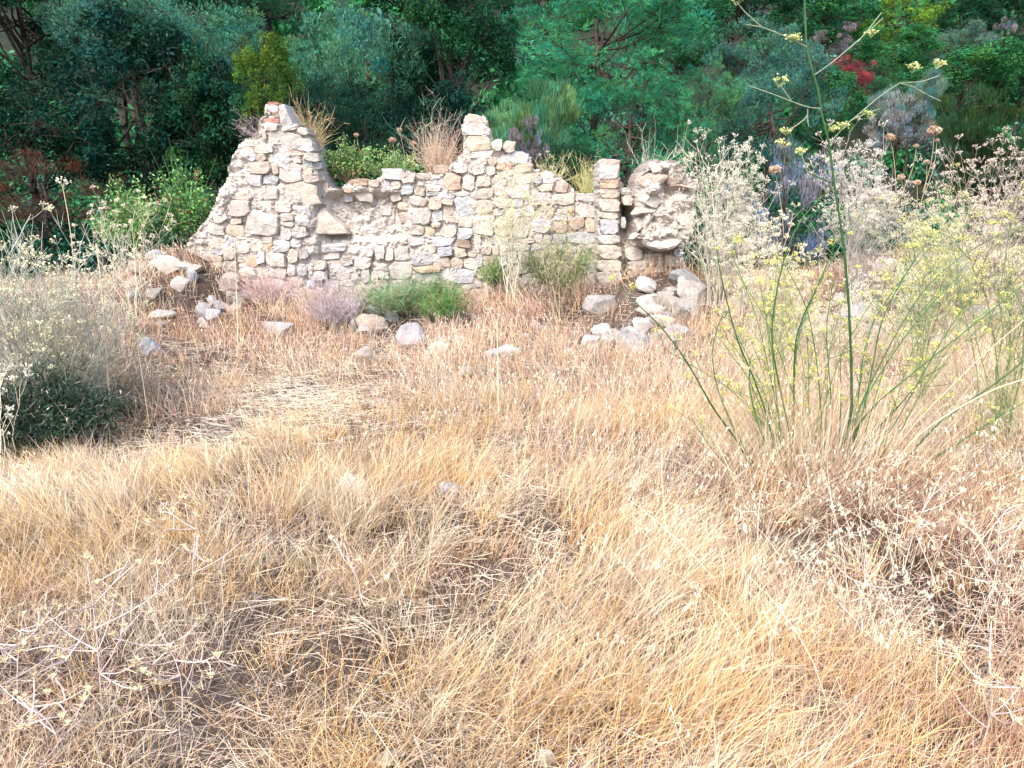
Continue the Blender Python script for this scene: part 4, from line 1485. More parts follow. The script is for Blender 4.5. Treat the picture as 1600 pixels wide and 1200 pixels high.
def herb(name, cat, label, base, H, nst, spread, stemc, headc, seed, rays=11, headR=0.035, tip=0.0045, branch=5, rad=0.004, sub=2, group=None, low=0.35, leafc=None, twig=1.0):
    """branching umbellifer: stems from one crown, forking into side shoots that end in umbels"""
    rng = np.random.default_rng(seed)
    t = thing(name, label, cat, base, group)
    gs, gh = Geo(), Geo()
    K = 7
    tt = np.linspace(0, 1, K)
    th = rng.uniform(0, 2 * PI, nst)
    out = spread * rng.uniform(0.1, 1.0, nst)
    h = H * rng.uniform(0.6, 1.0, nst)
    st = np.zeros((nst, K, 3))
    st[..., 0] = (0.05 * rng.normal(size=nst))[:, None] + (np.cos(th) * out)[:, None] * tt ** 1.3
    st[..., 1] = (0.05 * rng.normal(size=nst))[:, None] + (np.sin(th) * out)[:, None] * tt ** 1.3
    st[..., 2] = h[:, None] * tt
    st[:, 1:] += 0.012 * H * rng.normal(size=(nst, K - 1, 3))
    sc = mixc([stemc, np.array(stemc) * 0.8], nst, 0.12, rng)
    gs.tubes(st, rad * (1.1 - 0.75 * tt)[None] * rng.uniform(.7, 1.2, (nst, 1)), sc, 5)
    ends, dirs = [st[:, -1]], [st[:, -1] - st[:, -2]]
    cur, curc = st, sc
    bl = 0.34 * H
    rr_ = rad * 0.55
    for lev in range(sub):
        n = len(cur)
        nb = branch if lev == 0 else 3
        k = np.repeat(np.arange(n), nb)
        m = len(k)
        s = rng.uniform(low if lev == 0 else 0.3, 0.97, m)
        KK = cur.shape[1]
        f = s * (KK - 1)
        i0 = np.minimum(f.astype(int), KK - 2)
        fr = (f - i0)[:, None]
        A = cur[k, i0] * (1 - fr) + cur[k, i0 + 1] * fr
        d = nrm(cur[k, i0 + 1] - cur[k, i0])
        sd = nrm(np.cross(d, rng.normal(size=(m, 3))))
        D = nrm(d * 0.75 + sd * 0.85 + np.array([0, 0, 0.15]))
        Lb = bl * rng.uniform(0.35, 1.0, m) * (1.15 - 0.6 * s)
        q = np.linspace(0, 1, 5)
        P = A[:, None] + (Lb[:, None] * q)[..., None] * D[:, None] + (Lb[:, None] * q ** 2)[..., None] * np.array([0, 0, 0.25]) + 0.02 * rng.normal(size=(m, 5, 3)) * Lb[:, None, None] * q[None, :, None]
        cc = curc[k] * rng.uniform(.9, 1.1, (m, 1))
        gs.tubes(P, rr_ * (1.1 - 0.7 * q)[None] * np.ones((m, 1)), cc, 3)
        ends.append(P[:, -1])
        dirs.append(P[:, -1] - P[:, -2])
        cur, curc = P, cc
        bl *= 0.5
        rr_ *= 0.65
    E, Dd = np.concatenate(ends), np.concatenate(dirs)
    keep = rng.random(len(E)) < twig
    E, Dd = E[keep], nrm(Dd[keep]) + np.array([0, 0, 0.5])
    gs.build('stem', M_GREEN if stemc[1] > stemc[0] else M_DRY, t, True)
    add_umbels(gh, E, Dd, headR * rng.uniform(.5, 1.15, len(E)), rays, np.array(headc) * 0.9, headc, tip, rng)
    o = gh.build('flower_heads', M_DRY, t)
    o['kind'] = 'stuff'
    if leafc is not None:
        gl = Geo()
        n = nst * 60
        k = rng.integers(0, nst, n)
        s = rng.uniform(0.02, 0.6, n)
        f = s * (K - 1)
        i0 = f.astype(int)
        A = st[k, i0] * (1 - (f - i0)[:, None]) + st[k, i0 + 1] * (f - i0)[:, None]
        D = nrm(rng.normal(size=(n, 3)) + np.array([0, 0, 0.6]))
        gl.ribbons(A, D, rng.uniform(0.06, 0.2, n) * H / 1.2, 0.0022, 0.3 * rng.normal(size=(n, 3)), np.array(leafc), np.array(leafc) * 1.15, 3, 0.7, rng)
        ol = gl.build('leaves', M_DRY, t)
        ol['kind'] = 'stuff'
    return t


CREAMP, STRAWP, MAUVE = (0.74, 0.64, 0.46), (0.66, 0.5, 0.31), (0.42, 0.36, 0.38)
LIME = (0.52, 0.48, 0.21)
FEN, FEN2 = (0.09, 0.20, 0.075), (0.22, 0.28, 0.12)
G2 = 'dry umbellifers and fennel round the ruin'


def gpos(u, v):
    p = hit(u, v)
    return p


def herb_px(name, cat, label, u, vbase, vtop, wpx, seed, **kw):
    b = gpos(u, vbase)
    k = ppm(vbase, b.y)
    H = at(u, vtop, b.y).z - b.z
    return herb(name, cat, label, b, H, kw.pop('nst', 12), wpx / 2 * k, kw.pop('stemc', CREAMP), kw.pop('headc', CREAMP), seed, group=G2, **kw)


# left dry bush
herb_px('dry_umbellifer', 'dry plant', 'big tangled dry bush filling the left edge', 60, 668, 345, 230, 101, twig=0.13, nst=24, stemc=(0.47, 0.46, 0.38), headc=(0.74, 0.66, 0.42), branch=7, rad=0.0048, headR=0.06, tip=0.0055, low=.15)
herb_px('dry_umbellifer', 'dry plant', 'greyish dry bush right of the tangled one at left', 165, 650, 365, 210, 102, twig=0.16, nst=16, stemc=(0.56, 0.52, 0.45), headc=(0.74, 0.68, 0.48), branch=7, rad=0.0045, headR=0.055, tip=0.0055, low=.2)
herb_px('dry_umbellifer', 'dry plant', 'mauve grey thin dry bush in front of the dark hollow at left', 85, 672, 430, 260, 103, twig=0.22, nst=34, stemc=(0.40, 0.385, 0.29), headc=(0.6, 0.56, 0.38), branch=6, rad=0.0035, headR=0.03, tip=0.004, low=.15)
herb_px('dry_umbellifer', 'dry plant', 'pale umbels nearest the left edge, beside the dark green clump', 5, 735, 575, 110, 104, twig=0.8, nst=5, stemc=CREAMP, headc=(0.8, 0.74, 0.58), branch=4, rad=0.0035, headR=0.045, tip=0.005, sub=1)
herb_px('dry_umbellifer', 'dry plant', 'loose pale dry plant below the leafy green shrubs', 215, 500, 300, 150, 105, twig=0.28, nst=10, branch=5, rad=0.004, tip=0.007)
# centre and right dry plants
herb_px('dry_fennel', 'dry plant', 'pale straw dry fennel in front of the middle of the wall', 800, 480, 268, 130, 106, twig=0.85, nst=13, stemc=(0.7, 0.63, 0.45), headc=(0.74, 0.68, 0.42), branch=6, rad=0.0045, tip=0.0045, headR=0.05)
herb_px('dry_fennel', 'dry plant', 'second dry fennel leaning between the wall and the jamb', 872, 500, 330, 120, 107, twig=0.7, nst=9, stemc=(0.5, 0.42, 0.28), headc=(0.56, 0.5, 0.27), branch=4, rad=0.0038, tip=0.004, headR=0.045)
herb_px('dry_umbellifer', 'dry plant', 'cream feathery bush directly right of the mortar mass', 1120, 480, 212, 150, 108, twig=0.55, nst=22, stemc=(0.72, 0.64, 0.5), headc=(0.78, 0.71, 0.56), branch=8, rad=0.005, tip=0.0052, headR=0.065, rays=11, low=.12)
herb_px('dry_umbellifer', 'dry plant', 'cream dry bush behind the fennel stalk', 1335, 480, 226, 190, 109, twig=0.5, nst=24, stemc=(0.62, 0.54, 0.48), headc=(0.74, 0.66, 0.55), branch=8, rad=0.0045, tip=0.0052, headR=0.065, rays=13, low=.2)
herb_px('dry_umbellifer', 'dry plant', 'rosy cream dry bush below the dark broom at right', 1545, 480, 236, 210, 110, twig=0.5, nst=22, stemc=(0.6, 0.47, 0.4), headc=(0.72, 0.6, 0.48), branch=7, rad=0.0045, tip=0.0052, headR=0.065, rays=13, low=.2)
herb_px('dry_umbellifer', 'dry plant', 'low dry bush between the grey thicket and the tumbled stones', 1420, 500, 320, 190, 111, twig=0.45, nst=18, stemc=(0.62, 0.55, 0.42), headc=(0.74, 0.68, 0.42), branch=6, rad=0.004, tip=0.0052, headR=0.065, rays=13, low=.2)
herb_px('dry_umbellifer', 'dry plant', 'straw coloured dry plants beside the jamb rubble', 1180, 560, 350, 150, 112, twig=0.5, nst=14, stemc=(0.68, 0.58, 0.42), headc=(0.74, 0.66, 0.46), branch=5, rad=0.004, tip=0.006, headR=0.04, low=.2)
for i_, (lab_, u_, vb_, vt_, w_, hc_) in enumerate([
        ('cream weeds at the right edge below the tumbled stones', 1570, 560, 400, 150, (0.74, 0.66, 0.46)),
        ('cream weeds between the tumbled stones and the tall stalk', 1390, 560, 430, 140, (0.74, 0.68, 0.48)),
        ('pale weeds left of the grey thicket, behind the jamb rubble', 1150, 500, 330, 90, (0.72, 0.64, 0.5)),
        ('straw weeds in front of the blue grey boulder', 1290, 590, 450, 150, (0.7, 0.6, 0.42)),
        ('pale weeds behind the low yellow fennel', 1480, 500, 290, 150, (0.74, 0.66, 0.46))]):
    herb_px('dry_umbellifer', 'dry plant', lab_, u_, vb_, vt_, w_, 140 + i_, twig=0.45, nst=12, stemc=(0.64, 0.55, 0.42), headc=hc_, branch=6, rad=0.004, tip=0.0052, headR=0.06, rays=12, low=.12)
# yellow flowering fennels
herb_px('fennel', 'fennel', 'yellow flowering fennel at the right edge', 1560, 690, 330, 260, 113, twig=0.36, nst=13, stemc=FEN2, headc=LIME, branch=6, rad=0.0045, tip=0.0045, headR=0.045, leafc=(0.40, 0.40, 0.17))
herb_px('fennel', 'fennel', 'yellow flowering fennel just right of the tall stalk', 1430, 640, 320, 200, 114, twig=0.36, nst=11, stemc=FEN2, headc=LIME, branch=6, rad=0.004, tip=0.005, headR=0.045, leafc=(0.40, 0.40, 0.17))
herb_px('fennel', 'fennel', 'pale yellow fennel left of the tall stalk', 1210, 600, 380, 150, 115, twig=0.5, nst=9, stemc=FEN2, headc=(0.64, 0.6, 0.26), branch=5, rad=0.0035, tip=0.0045, headR=0.04, leafc=(0.34, 0.38, 0.16))
herb_px('fennel', 'fennel', 'low yellow fennel at right, behind the pale stone', 1490, 560, 370, 220, 116, twig=0.36, nst=12, stemc=(0.34, 0.36, 0.16), headc=(0.66, 0.6, 0.24), branch=6, rad=0.004, tip=0.006, headR=0.05)


# the tall green fennel, stem by stem
def tall_fennel():
    rng = np.random.default_rng(31)
    Y0 = 4.25
    b = gpos(1275, 752)
    Y0 = b.y
    t = thing('tall_fennel', 'tall green fennel with one stalk rising past the top edge at right', 'fennel', b)
    org = np.array(b)

    def W(pts, y0, y1):
        n = len(pts)
        return np.array([np.array(at(u, v, y0 + (y1 - y0) * i / max(n - 1, 1))) - org for i, (u, v) in enumerate(pts)])

    def stem(pts, r0, r1, c0, c1, y1=None, n=18, y0=None, nodes=True, name='stem', smo=2):
        P = polyline(W(pts, y0 or Y0, y1 or Y0), n, smo)
        q = np.linspace(0, 1, n)
        R = r0 + (r1 - r0) * q
        if nodes:
            R = R * (1 + 0.22 * (np.arange(n) % 4 == 0))
        C = np.array(c0)[None] * (1 - q)[:, None] + np.array(c1)[None] * q[:, None]
        g = Geo()
        g.tubes(P[None], R[None], C[None], 7)
        return g.build(name, M_GREEN, t, True), P

    dg, mg, pg, br = (0.022, 0.062, 0.020), (0.045, 0.115, 0.030), (0.26, 0.31, 0.20), (0.34, 0.19, 0.11)
    main_px = [(1308, 752), (1322, 690), (1331, 640), (1330, 560), (1326, 470), (1318, 380), (1301, 270), (1296, 225), (1284, 180), (1279, 140), (1270, 115), (1260, 75), (1257, 0), (1256, -70)]
    so, P = stem(main_px, 0.0074, 0.0042, dg, mg, n=64, name='main_stem', smo=1)
    side = [([(1260, 73), (1225, 56), (1190, 42), (1165, 38)], pg), ([(1190, 42), (1165, 20), (1150, 2)], pg), ([(1273, 117), (1300, 98), (1345, 60), (1380, 28)], pg),
            ([(1340, 66), (1358, 45), (1377, 20)], pg), ([(1283, 170), (1262, 168), (1235, 158), (1205, 146), (1170, 134)], pg), ([(1236, 158), (1228, 145), (1218, 132)], pg),
            ([(1262, 170), (1262, 182), (1245, 196), (1226, 206)], pg), ([(1262, 176), (1262, 190), (1264, 198)], pg),
            ([(1297, 224), (1320, 196), (1345, 176), (1375, 150), (1405, 130)], pg), ([(1405, 130), (1425, 135), (1452, 150), (1470, 158)], pg), ([(1405, 130), (1440, 128), (1468, 118)], pg),
            ([(1330, 188), (1352, 178), (1374, 170)], pg), ([(1301, 286), (1275, 276), (1240, 258), (1212, 250)], mg), ([(1240, 258), (1228, 242), (1222, 225)], mg), ([(1262, 270), (1256, 252), (1250, 236)], pg)]
    for pts, c in side:
        stem(pts, 0.0036, 0.0019, np.array(c) * 0.6, c, n=16, name='side_shoot', smo=1)
    heads = [(1150, 2), (1242, 58), (1216, 130), (1228, 205), (1302, 200), (1425, 108), (1463, 101), (1356, 178), (1360, 52), (1236, 60), (1250, 236), (1222, 225), (1316, 196)]
    for (u, v) in heads:
        g = Geo()
        C = np.array(at(u, v + 7, Y0)) - org
        add_umbels(g, C, [0.1, -0.1, 1], rng.uniform(0.026, 0.05), 16, (0.40, 0.46, 0.2), (0.55, 0.58, 0.22), 0.0055, rng)
        g.build('flower_head', M_GREEN, t)
    stems = [
        ([(1232, 760), (1234, 728), (1240, 672), (1240, 592), (1246, 520), (1272, 460), (1302, 400), (1345, 335)], .0065, mg),
        ([(1240, 592), (1243, 530), (1256, 490), (1276, 450), (1300, 395)], .004, mg),
        ([(1240, 745), (1236, 680), (1222, 624), (1206, 548), (1204, 520), (1212, 460), (1224, 400), (1252, 335), (1300, 294)], .0055, mg),
        ([(1180, 740), (1152, 688), (1112, 636), (1096, 604), (1068, 556), (1032, 508), (984, 464)], .0055, mg),
        ([(1190, 742), (1168, 712), (1140, 656), (1120, 608), (1112, 560), (1114, 528), (1132, 486)], .005, mg),
        ([(1222, 750), (1196, 640), (1166, 560), (1156, 548), (1140, 488), (1124, 424), (1120, 390)], .005, mg),
        ([(1300, 750), (1344, 656), (1376, 624), (1420, 588), (1480, 540), (1536, 496), (1604, 440)], .005, mg),
        ([(1320, 760), (1360, 680), (1400, 640), (1440, 592), (1480, 568)], .005, dg),
        ([(1325, 740), (1360, 592), (1376, 500), (1412, 432), (1436, 396)], .0045, mg),
        ([(1330, 735), (1348, 552), (1364, 500), (1400, 448), (1430, 408)], .0045, mg),
        ([(1416, 740), (1480, 704), (1552, 656), (1605, 626)], .0055, mg),
        ([(1360, 770), (1416, 716), (1472, 656), (1560, 596), (1610, 556)], .007, dg),
        ([(1265, 750), (1262, 680), (1264, 600), (1262, 540), (1258, 510)], .004, mg),
        ([(1310, 740), (1314, 620), (1312, 518)], .004, mg), ([(1296, 740), (1300, 640), (1290, 512), (1302, 440)], .004, mg),
        ([(1210, 750), (1188, 672), (1170, 610), (1172, 560)], .0055, (0.07, 0.16, 0.06)), ([(1225, 752), (1215, 690), (1190, 600), (1160, 540), (1140, 500)], .005, (0.07, 0.16, 0.06)),
        ([(1290, 752), (1330, 660), (1390, 560), (1440, 490), (1500, 430)], .0045, (0.08, 0.17, 0.06)), ([(1180, 770), (1120, 712), (1090, 670), (1080, 652)], .0035, mg),
        ([(1340, 752), (1400, 660), (1450, 570), (1490, 500), (1560, 420)], .004, mg), ([(1310, 750), (1340, 640), (1400, 520), (1450, 440), (1530, 380), (1600, 350)], .004, mg),
        ([(1280, 748), (1284, 650), (1276, 560), (1262, 480), (1230, 420)], .004, mg),
    ]
    for q_ in range(26):
        u0 = rng.uniform(1190, 1390)
        du, hh = (u0 - 1275) * rng.uniform(0.6, 2.2) + rng.normal() * 60, rng.uniform(140, 380)
        stems.append(([(u0, 755), (u0 + du * .22, 755 - hh * .35), (u0 + du * .55, 755 - hh * .72), (u0 + du, 755 - hh)], rng.uniform(.0022, .0036), (0.085, 0.15, 0.035)))
    for i, (pts, r, c) in enumerate(stems):
        dy = rng.uniform(-0.35, 0.5)
        stem(pts, r, r * 0.45, np.array(c) * rng.uniform(.8, 1.2), np.array(c) * 1.15, y1=Y0 + dy, n=20)
    for pts, r, c in [([(1344, 860), (1364, 792), (1392, 732), (1432, 680), (1492, 640), (1560, 604), (1610, 590)], .007, (0.6, 0.43, 0.27)),
                      ([(1256, 770), (1270, 740), (1290, 722)], .005, (0.5, 0.33, 0.22)), ([(1300, 752), (1300, 640), (1302, 600)], .006, (0.45, 0.28, 0.2)),
                      ([(1350, 760), (1440, 650), (1530, 560), (1600, 500)], .004, (0.56, 0.42, 0.28))]:
        stem(pts, r, r * .5, c, np.array(c) * 1.15, y1=Y0 - 0.2, n=24, nodes=False, name='dry_stem')
    for i, (pts, r, c) in enumerate(stems):
        PP = polyline(W(pts, Y0, Y0 + 0.1), 20)
        for q_ in range(4):
            j0 = int(rng.integers(8, 20))
            tipp = PP[j0] + np.array([rng.normal() * 0.05, rng.normal() * 0.05, rng.uniform(0.02, 0.09)])
            g = Geo()
            g.tubes(polyline([PP[j0], (PP[j0] + tipp) / 2 + np.array([0.008, 0, -0.006]), tipp], 5)[None], np.array([[.0018, .0016, .0014, .0012, .001]]), np.array([mg]), 4)
            add_umbels(g, tipp, [rng.normal() * .4, rng.normal() * .4, 1], rng.uniform(0.016, 0.036), 12, (0.36, 0.40, 0.12), (0.58, 0.54, 0.15), 0.004, rng)
            g.build('flower_head', M_GREEN, t)
    # feathery leaf threads and straw at the foot
    n = 5200
    k = rng.integers(0, len(stems), n)
    s = rng.random(n) ** 1.1
    B = np.zeros((n, 3))
    for i, (pts, r, c) in enumerate(stems):
        m = k == i
        PP = polyline(W(pts, Y0, Y0 + 0.1), 20)
        f = s[m] * 18.9
        i0 = f.astype(int)
        B[m] = PP[i0]
    g = Geo()
    D = nrm(rng.normal(size=(n, 3)) + np.array([0, 0, 0.5]))
    lc = mixc([(0.30, 0.36, 0.14), (0.20, 0.30, 0.12), (0.5, 0.48, 0.2)], n, .15, rng)
    keep = rng.random(n) < 0.6
    g.ribbons(B[keep], D[keep], rng.uniform(0.03, 0.12, n)[keep], 0.0016, 0.3 * rng.normal(size=(n, 3))[keep], lc[keep], lc[keep] * 1.1, 2, 0.5, rng)
    o = g.build('leaf_threads', M_GREEN, t)
    o['kind'] = 'stuff'
    g = Geo()
    n = 2600
    B = rng.normal(size=(n, 3)) * np.array([0.42, 0.2, 0.0]) + np.array([0.12, -0.32, 0.0])
    B[:, 2] = ground(B[:, 0] + org[0], B[:, 1] + org[1]) - org[2]
    D = nrm(rng.normal(size=(n, 3)) * np.array([1, 1, 0.4]) + np.array([0, 0, 0.55]))
    c = mixc([(0.16, 0.08, 0.055), (0.24, 0.12, 0.08), (0.11, 0.06, 0.05), (0.34, 0.2, 0.13)], n, .15, rng)  # dead stems coloured dark brown to stand in for shade under the fennel
    g.ribbons(B, D, rng.uniform(0.08, 0.3, n), 0.004, 0.25 * rng.normal(size=(n, 3)), c, c * 1.1, 2, 0.5, rng)
    g.build('shade_dark_stems', M_DRY, t)['kind'] = 'stuff'
    g = Geo()
    n = 900
    B = rng.normal(size=(n, 3)) * np.array([0.22, 0.16, 0.0])
    D = nrm(np.stack([B[:, 0] * 1.5 + 0.12 * rng.normal(size=n), B[:, 1] + 0.1 * rng.normal(size=n), np.ones(n)], -1))
    c = mixc([ROSE1, PALE1, BLOND1, (0.4, 0.24, 0.18)], n, .12, rng)
    g.ribbons(B, D, rng.uniform(0.2, 0.6, n), 0.0034, 0.1 * rng.normal(size=(n, 3)), c * .75, c, 3, 0.7, rng)
    o = g.build('dead_stalks', M_DRY, t)
    o['kind'] = 'stuff'


tall_fennel()


# single tall dry stalks
def stalk(label, pts, Y, r, col, seed, head=None):
    rng = np.random.default_rng(seed)
    base = at(pts[0][0], pts[0][1], Y)
    t = thing('dry_stalk', label, 'dry stalk', base, 'single dry stalks')
    P = polyline([np.array(at(u, v, Y)) - np.array(base) for u, v in pts], 10)
    g = Geo()
    g.tubes(P[None], np.linspace(r, r * .55, 10)[None], np.array([col]), 6)
    g.build('stem', M_DRY, t, True)
    if head:
        g = Geo()
        add_umbels(g, P[-1], [0, 0, 1], head, 12, np.array(col), (0.8, 0.73, 0.58), head * 0.13, rng)
        g.build('flower_head', M_DRY, t)


for lab, pts, r, head in [
        ('pale thick dry stalk standing in the left dry bush', [(174, 660), (166, 560), (160, 450), (150, 380)], .0075, None),
        ('thin dry stalk with an umbel above the left dry bush', [(140, 640), (122, 480), (108, 330), (98, 292)], .004, .06),
        ('thin pale stalk right of the left dry bush', [(234, 668), (224, 600), (215, 540)], .0035, None),
        ('straight straw stalk below the gable', [(372, 552), (371, 480), (368, 415), (366, 370)], .006, None),
        ('lone pale stalk in front of the low flat stone', [(779, 655), (778, 580), (777, 503)], .0055, None),
        ('thin dark twig standing before the gable', [(478, 470), (478, 400), (472, 340), (468, 300)], .004, None)]:
    p = hit(*pts[0])
    stalk(lab, pts, p.y, r, (0.7, 0.56, 0.38) if 'dark' not in lab else (0.2, 0.17, 0.18), len(lab), head)


def seed_head(label, u, v, size, vb, ub, Y, col=(0.40, 0.28, 0.19)):
    rng = np.random.default_rng(int(u))
    b = at(ub, vb, Y)
    t = thing('seed_head', label, 'seed head', b, 'brown seed heads on thin stalks')
    P = polyline([(0, 0, 0), np.array(at((u * .6 + ub * .4) + 4, (v + vb) / 2, Y) - b), np.array(at(u, v, Y) - b)], 8)
    g = Geo()
    g.tubes(P[None], np.linspace(0.0045, 0.0025, 8)[None], np.array([(0.4, 0.33, 0.2)]), 5)
    g.build('stalk', M_DRY, t, True)
    g = Geo()
    R = size / 2 * ppm(v, Y)
    n = 160
    d = rv(n, rng)
    d[:, 2] *= 0.7
    g.blobs(P[-1] + d * R * rng.uniform(0.6, 1, (n, 1)), R * 0.22, mixc([col, np.array(col) * 1.3, np.array(col) * .7], n, .1, rng), 1, rng)
    g.build('head', M_DRY, t)


for lab, u, v, s, ub, vb, Y in [
        ('largest brown seed head, before the dark broom at right', 1460, 204, 19, 1442, 300, 9.0),
        ('small seed head just under the largest one at right', 1464, 219, 8, 1446, 300, 9.02),
        ('flat seed head left of the largest one', 1391, 215, 15, 1400, 300, 9.2),
        ('small seed head between the flat and the largest one', 1432, 228, 8, 1410, 300, 9.1),
        ('small seed head below the largest one', 1448, 253, 9, 1438, 320, 9.0),
        ('left one of the lower pair of seed heads at right', 1408, 277, 12, 1416, 350, 8.8),
        ('right one of the lower pair of seed heads at right', 1433, 285, 11, 1425, 360, 8.8),
        ('brown seed head in the grey thicket left of the fennel stalk', 1211, 265, 18, 1225, 370, 8.6),
        ('leftmost seed head above the wall shrub', 557, 211, 8, 562, 275, 11.4),
        ('big rust seed head above the middle of the wall', 613, 219, 11, 616, 275, 11.4),
        ('highest seed head above the middle of the wall', 624, 203, 8, 634, 275, 11.4),
        ('seed head beside the straw tuft on the wall', 646, 224, 9, 640, 275, 11.4),
        ('orange seed head before the wall, left of the jamb', 893, 332, 13, 880, 430, 10.0)]:
    seed_head(lab, u, v, s, vb, ub, Y)


# twiggy tufts growing on the wall
def tuft(name, cat, label, u, v, Y, wpx, hpx, n, cols, seed, forks=3, width=0.006, up=0.8, group=None):
    rng = np.random.default_rng(seed)
    b = at(u, v, Y)
    k = ppm(v, Y)
    t = thing(name, label, cat, b, group)
    H, R = hpx * k, wpx / 2 * k
    g = Geo()
    D = rng.normal(size=(n, 3)) * np.array([R / H, R / H, 0.2]) + np.array([0, 0, up])
    D = nrm(D)
    L = H * rng.uniform(0.5, 1.05, n)
    c = mixc(cols, n, .12, rng)
    B = rng.normal(size=(n, 3)) * np.array([R * .25, R * .2, 0.01])
    pos = g.ribbons(B, D, L, width, 0.15 * rng.normal(size=(n, 3)), c * .8, c, 4, .7, rng)
    for f in range(forks):
        q = rng.integers(1, 5, n)
        A = pos[np.arange(n), q]
        D2 = nrm(D + 0.75 * rng.normal(size=(n, 3)))
        g.ribbons(A, D2, L * rng.uniform(0.12, 0.38, n), width * .6, 0.1 * rng.normal(size=(n, 3)), c, c * 1.1, 2, .7, rng)
    o = g.build('twigs', M_DRY, t)
    o['kind'] = 'stuff'
    return t


G3 = 'plants growing on the wall top'
tuft('twig_tuft', 'dry plant', 'mauve leafless twig tuft sticking out left of the gable top', 404, 212, 11.0, 76, 44, 70, [(0.5, 0.42, 0.42), (0.42, 0.33, 0.32)], 41, 4, .006, .45, G3)
tuft('straw_tuft', 'dry plant', 'golden straw tuft right of the gable top', 484, 236, 11.05, 60, 70, 150, [(0.62, 0.46, 0.25), (0.5, 0.36, 0.2)], 42, 4, .006, .8, G3)
tuft('straw_tuft', 'dry plant', 'tall rosy straw tuft left of the stone pinnacle', 685, 272, 11.15, 70, 76, 220, [(0.64, 0.48, 0.34), (0.56, 0.4, 0.3)], 43, 4, .006, .9, G3)
tuft('twig_tuft', 'dry plant', 'pale green twigs rising behind the rosy straw tuft', 672, 272, 11.4, 60, 100, 26, [(0.42, 0.46, 0.34)], 44, 5, .007, 1.1, G3)
tuft('twig_tuft', 'dry plant', 'rosy twigs rising at the pinnacle', 706, 270, 11.4, 40, 90, 16, [(0.5, 0.34, 0.32)], 45, 5, .007, 1.1, G3)
tuft('straw_tuft', 'dry plant', 'pale yellow tuft on the low wall left of the notch', 862, 290, 11.2, 54, 44, 120, [(0.66, 0.58, 0.32), (0.6, 0.5, 0.3)], 46, 4, .006, .8, G3)
tuft('straw_tuft', 'dry plant', 'yellow green tuft in the notch left of the jamb', 918, 308, 11.2, 46, 58, 110, [(0.56, 0.54, 0.2), (0.6, 0.54, 0.3)], 47, 4, .006, .9, G3)
tuft('twig_tuft', 'dry plant', 'pale twigs behind the top of the mortar mass', 1012, 280, 11.2, 70, 70, 24, [(0.62, 0.58, 0.46)], 48, 5, .007, 1.0, G3)
tuft('mauve_grass', 'grass', 'mauve grey bristly clump at the foot of the gable', 520, 500, hit(520, 515).y, 120, 80, 420, [(0.46, 0.37, 0.39), (0.52, 0.4, 0.38)], 49, 2, .005, 1.0)
tuft('mauve_grass', 'grass', 'rosy mauve grass clump before the gable middle', 425, 470, hit(425, 480).y, 110, 62, 380, [(0.58, 0.42, 0.4), (0.52, 0.38, 0.36)], 50, 2, .005, 1.0)


def leafy(name, cat, label, u, v, Y, wpx, hpx, n, cols, seed, leaf=(0.045, 0.022), stems=14, fine=False, group=None, accent=None):
    """leafy shrub: arching stems carrying leaves"""
    rng = np.random.default_rng(seed)
    b = at(u, v, Y)
    k = ppm(v, Y)
    t = thing(name, label, cat, b, group)
    H, R = hpx * k, wpx / 2 * k
    K = 6
    tt = np.linspace(0, 1, K)
    th = rng.uniform(0, 2 * PI, stems)
    o_ = R * rng.uniform(0.15, 1, stems)
    h = H * rng.uniform(0.45, 1, stems) * (1.1 - 0.45 * o_ / R)
    st = np.zeros((stems, K, 3))
    st[..., 0] = (np.cos(th) * o_)[:, None] * tt ** 0.9
    st[..., 1] = (np.sin(th) * o_ * .8)[:, None] * tt ** 0.9
    st[..., 2] = h[:, None] * tt
    st[:, 1:] += 0.03 * H * rng.normal(size=(stems, K - 1, 3))
    g = Geo()
    g.tubes(st, 0.006 * (1.1 - .8 * tt)[None] * np.ones((stems, 1)), mixc([(0.16, 0.13, 0.08)], stems, .1, rng), 4)
    g.build('stem', M_DRY, t, True)
    g = Geo()
    q = rng.integers(0, stems, n)
    s = rng.uniform(0.25, 1.0, n) ** 0.7
    f = np.minimum(s * (K - 1), K - 1.001)
    i0 = f.astype(int)
    A = st[q, i0] * (1 - (f - i0)[:, None]) + st[q, i0 + 1] * (f - i0)[:, None]
    A = A + rng.normal(size=(n, 3)) * R * 0.10
    tone = rng.uniform(.65, 1.3, stems)[q][:, None]
    c = np.clip(mixc(cols, n, .15, rng) * tone, 0, .8)
    if fine:
        D = nrm(rng.normal(size=(n, 3)) + np.array([0, 0, .6]))
        g.ribbons(A, D, rng.uniform(.6, 1.3, n) * leaf[0], leaf[1], 0.3 * rng.normal(size=(n, 3)), c, c * 1.1, 2, .6, rng)
    else:
        D = nrm(rng.normal(size=(n, 3)) + 0.6 * nrm(A) + np.array([0, 0, .2]))
        g.leaves(A, D, nrm(rng.normal(size=(n, 3)) + np.array([0, -.3, .8])), leaf[0] * rng.uniform(.6, 1.2, n), leaf[1] * rng.uniform(.7, 1.2, n), c)
    fo = g.build('foliage', M_GREEN, t)
    fo['kind'] = 'stuff'
    if accent is not None:
        g = Geo()
        m = 70
        pick = rng.integers(0, n, m)
        g.blobs(np.repeat(A[pick], 4, 0) + rng.normal(size=(m * 4, 3)) * .018, 0.011, mixc([accent], m * 4, .2, rng), 1, rng)
        g.build('berries', M_DRY, t)['kind'] = 'stuff'
    return t


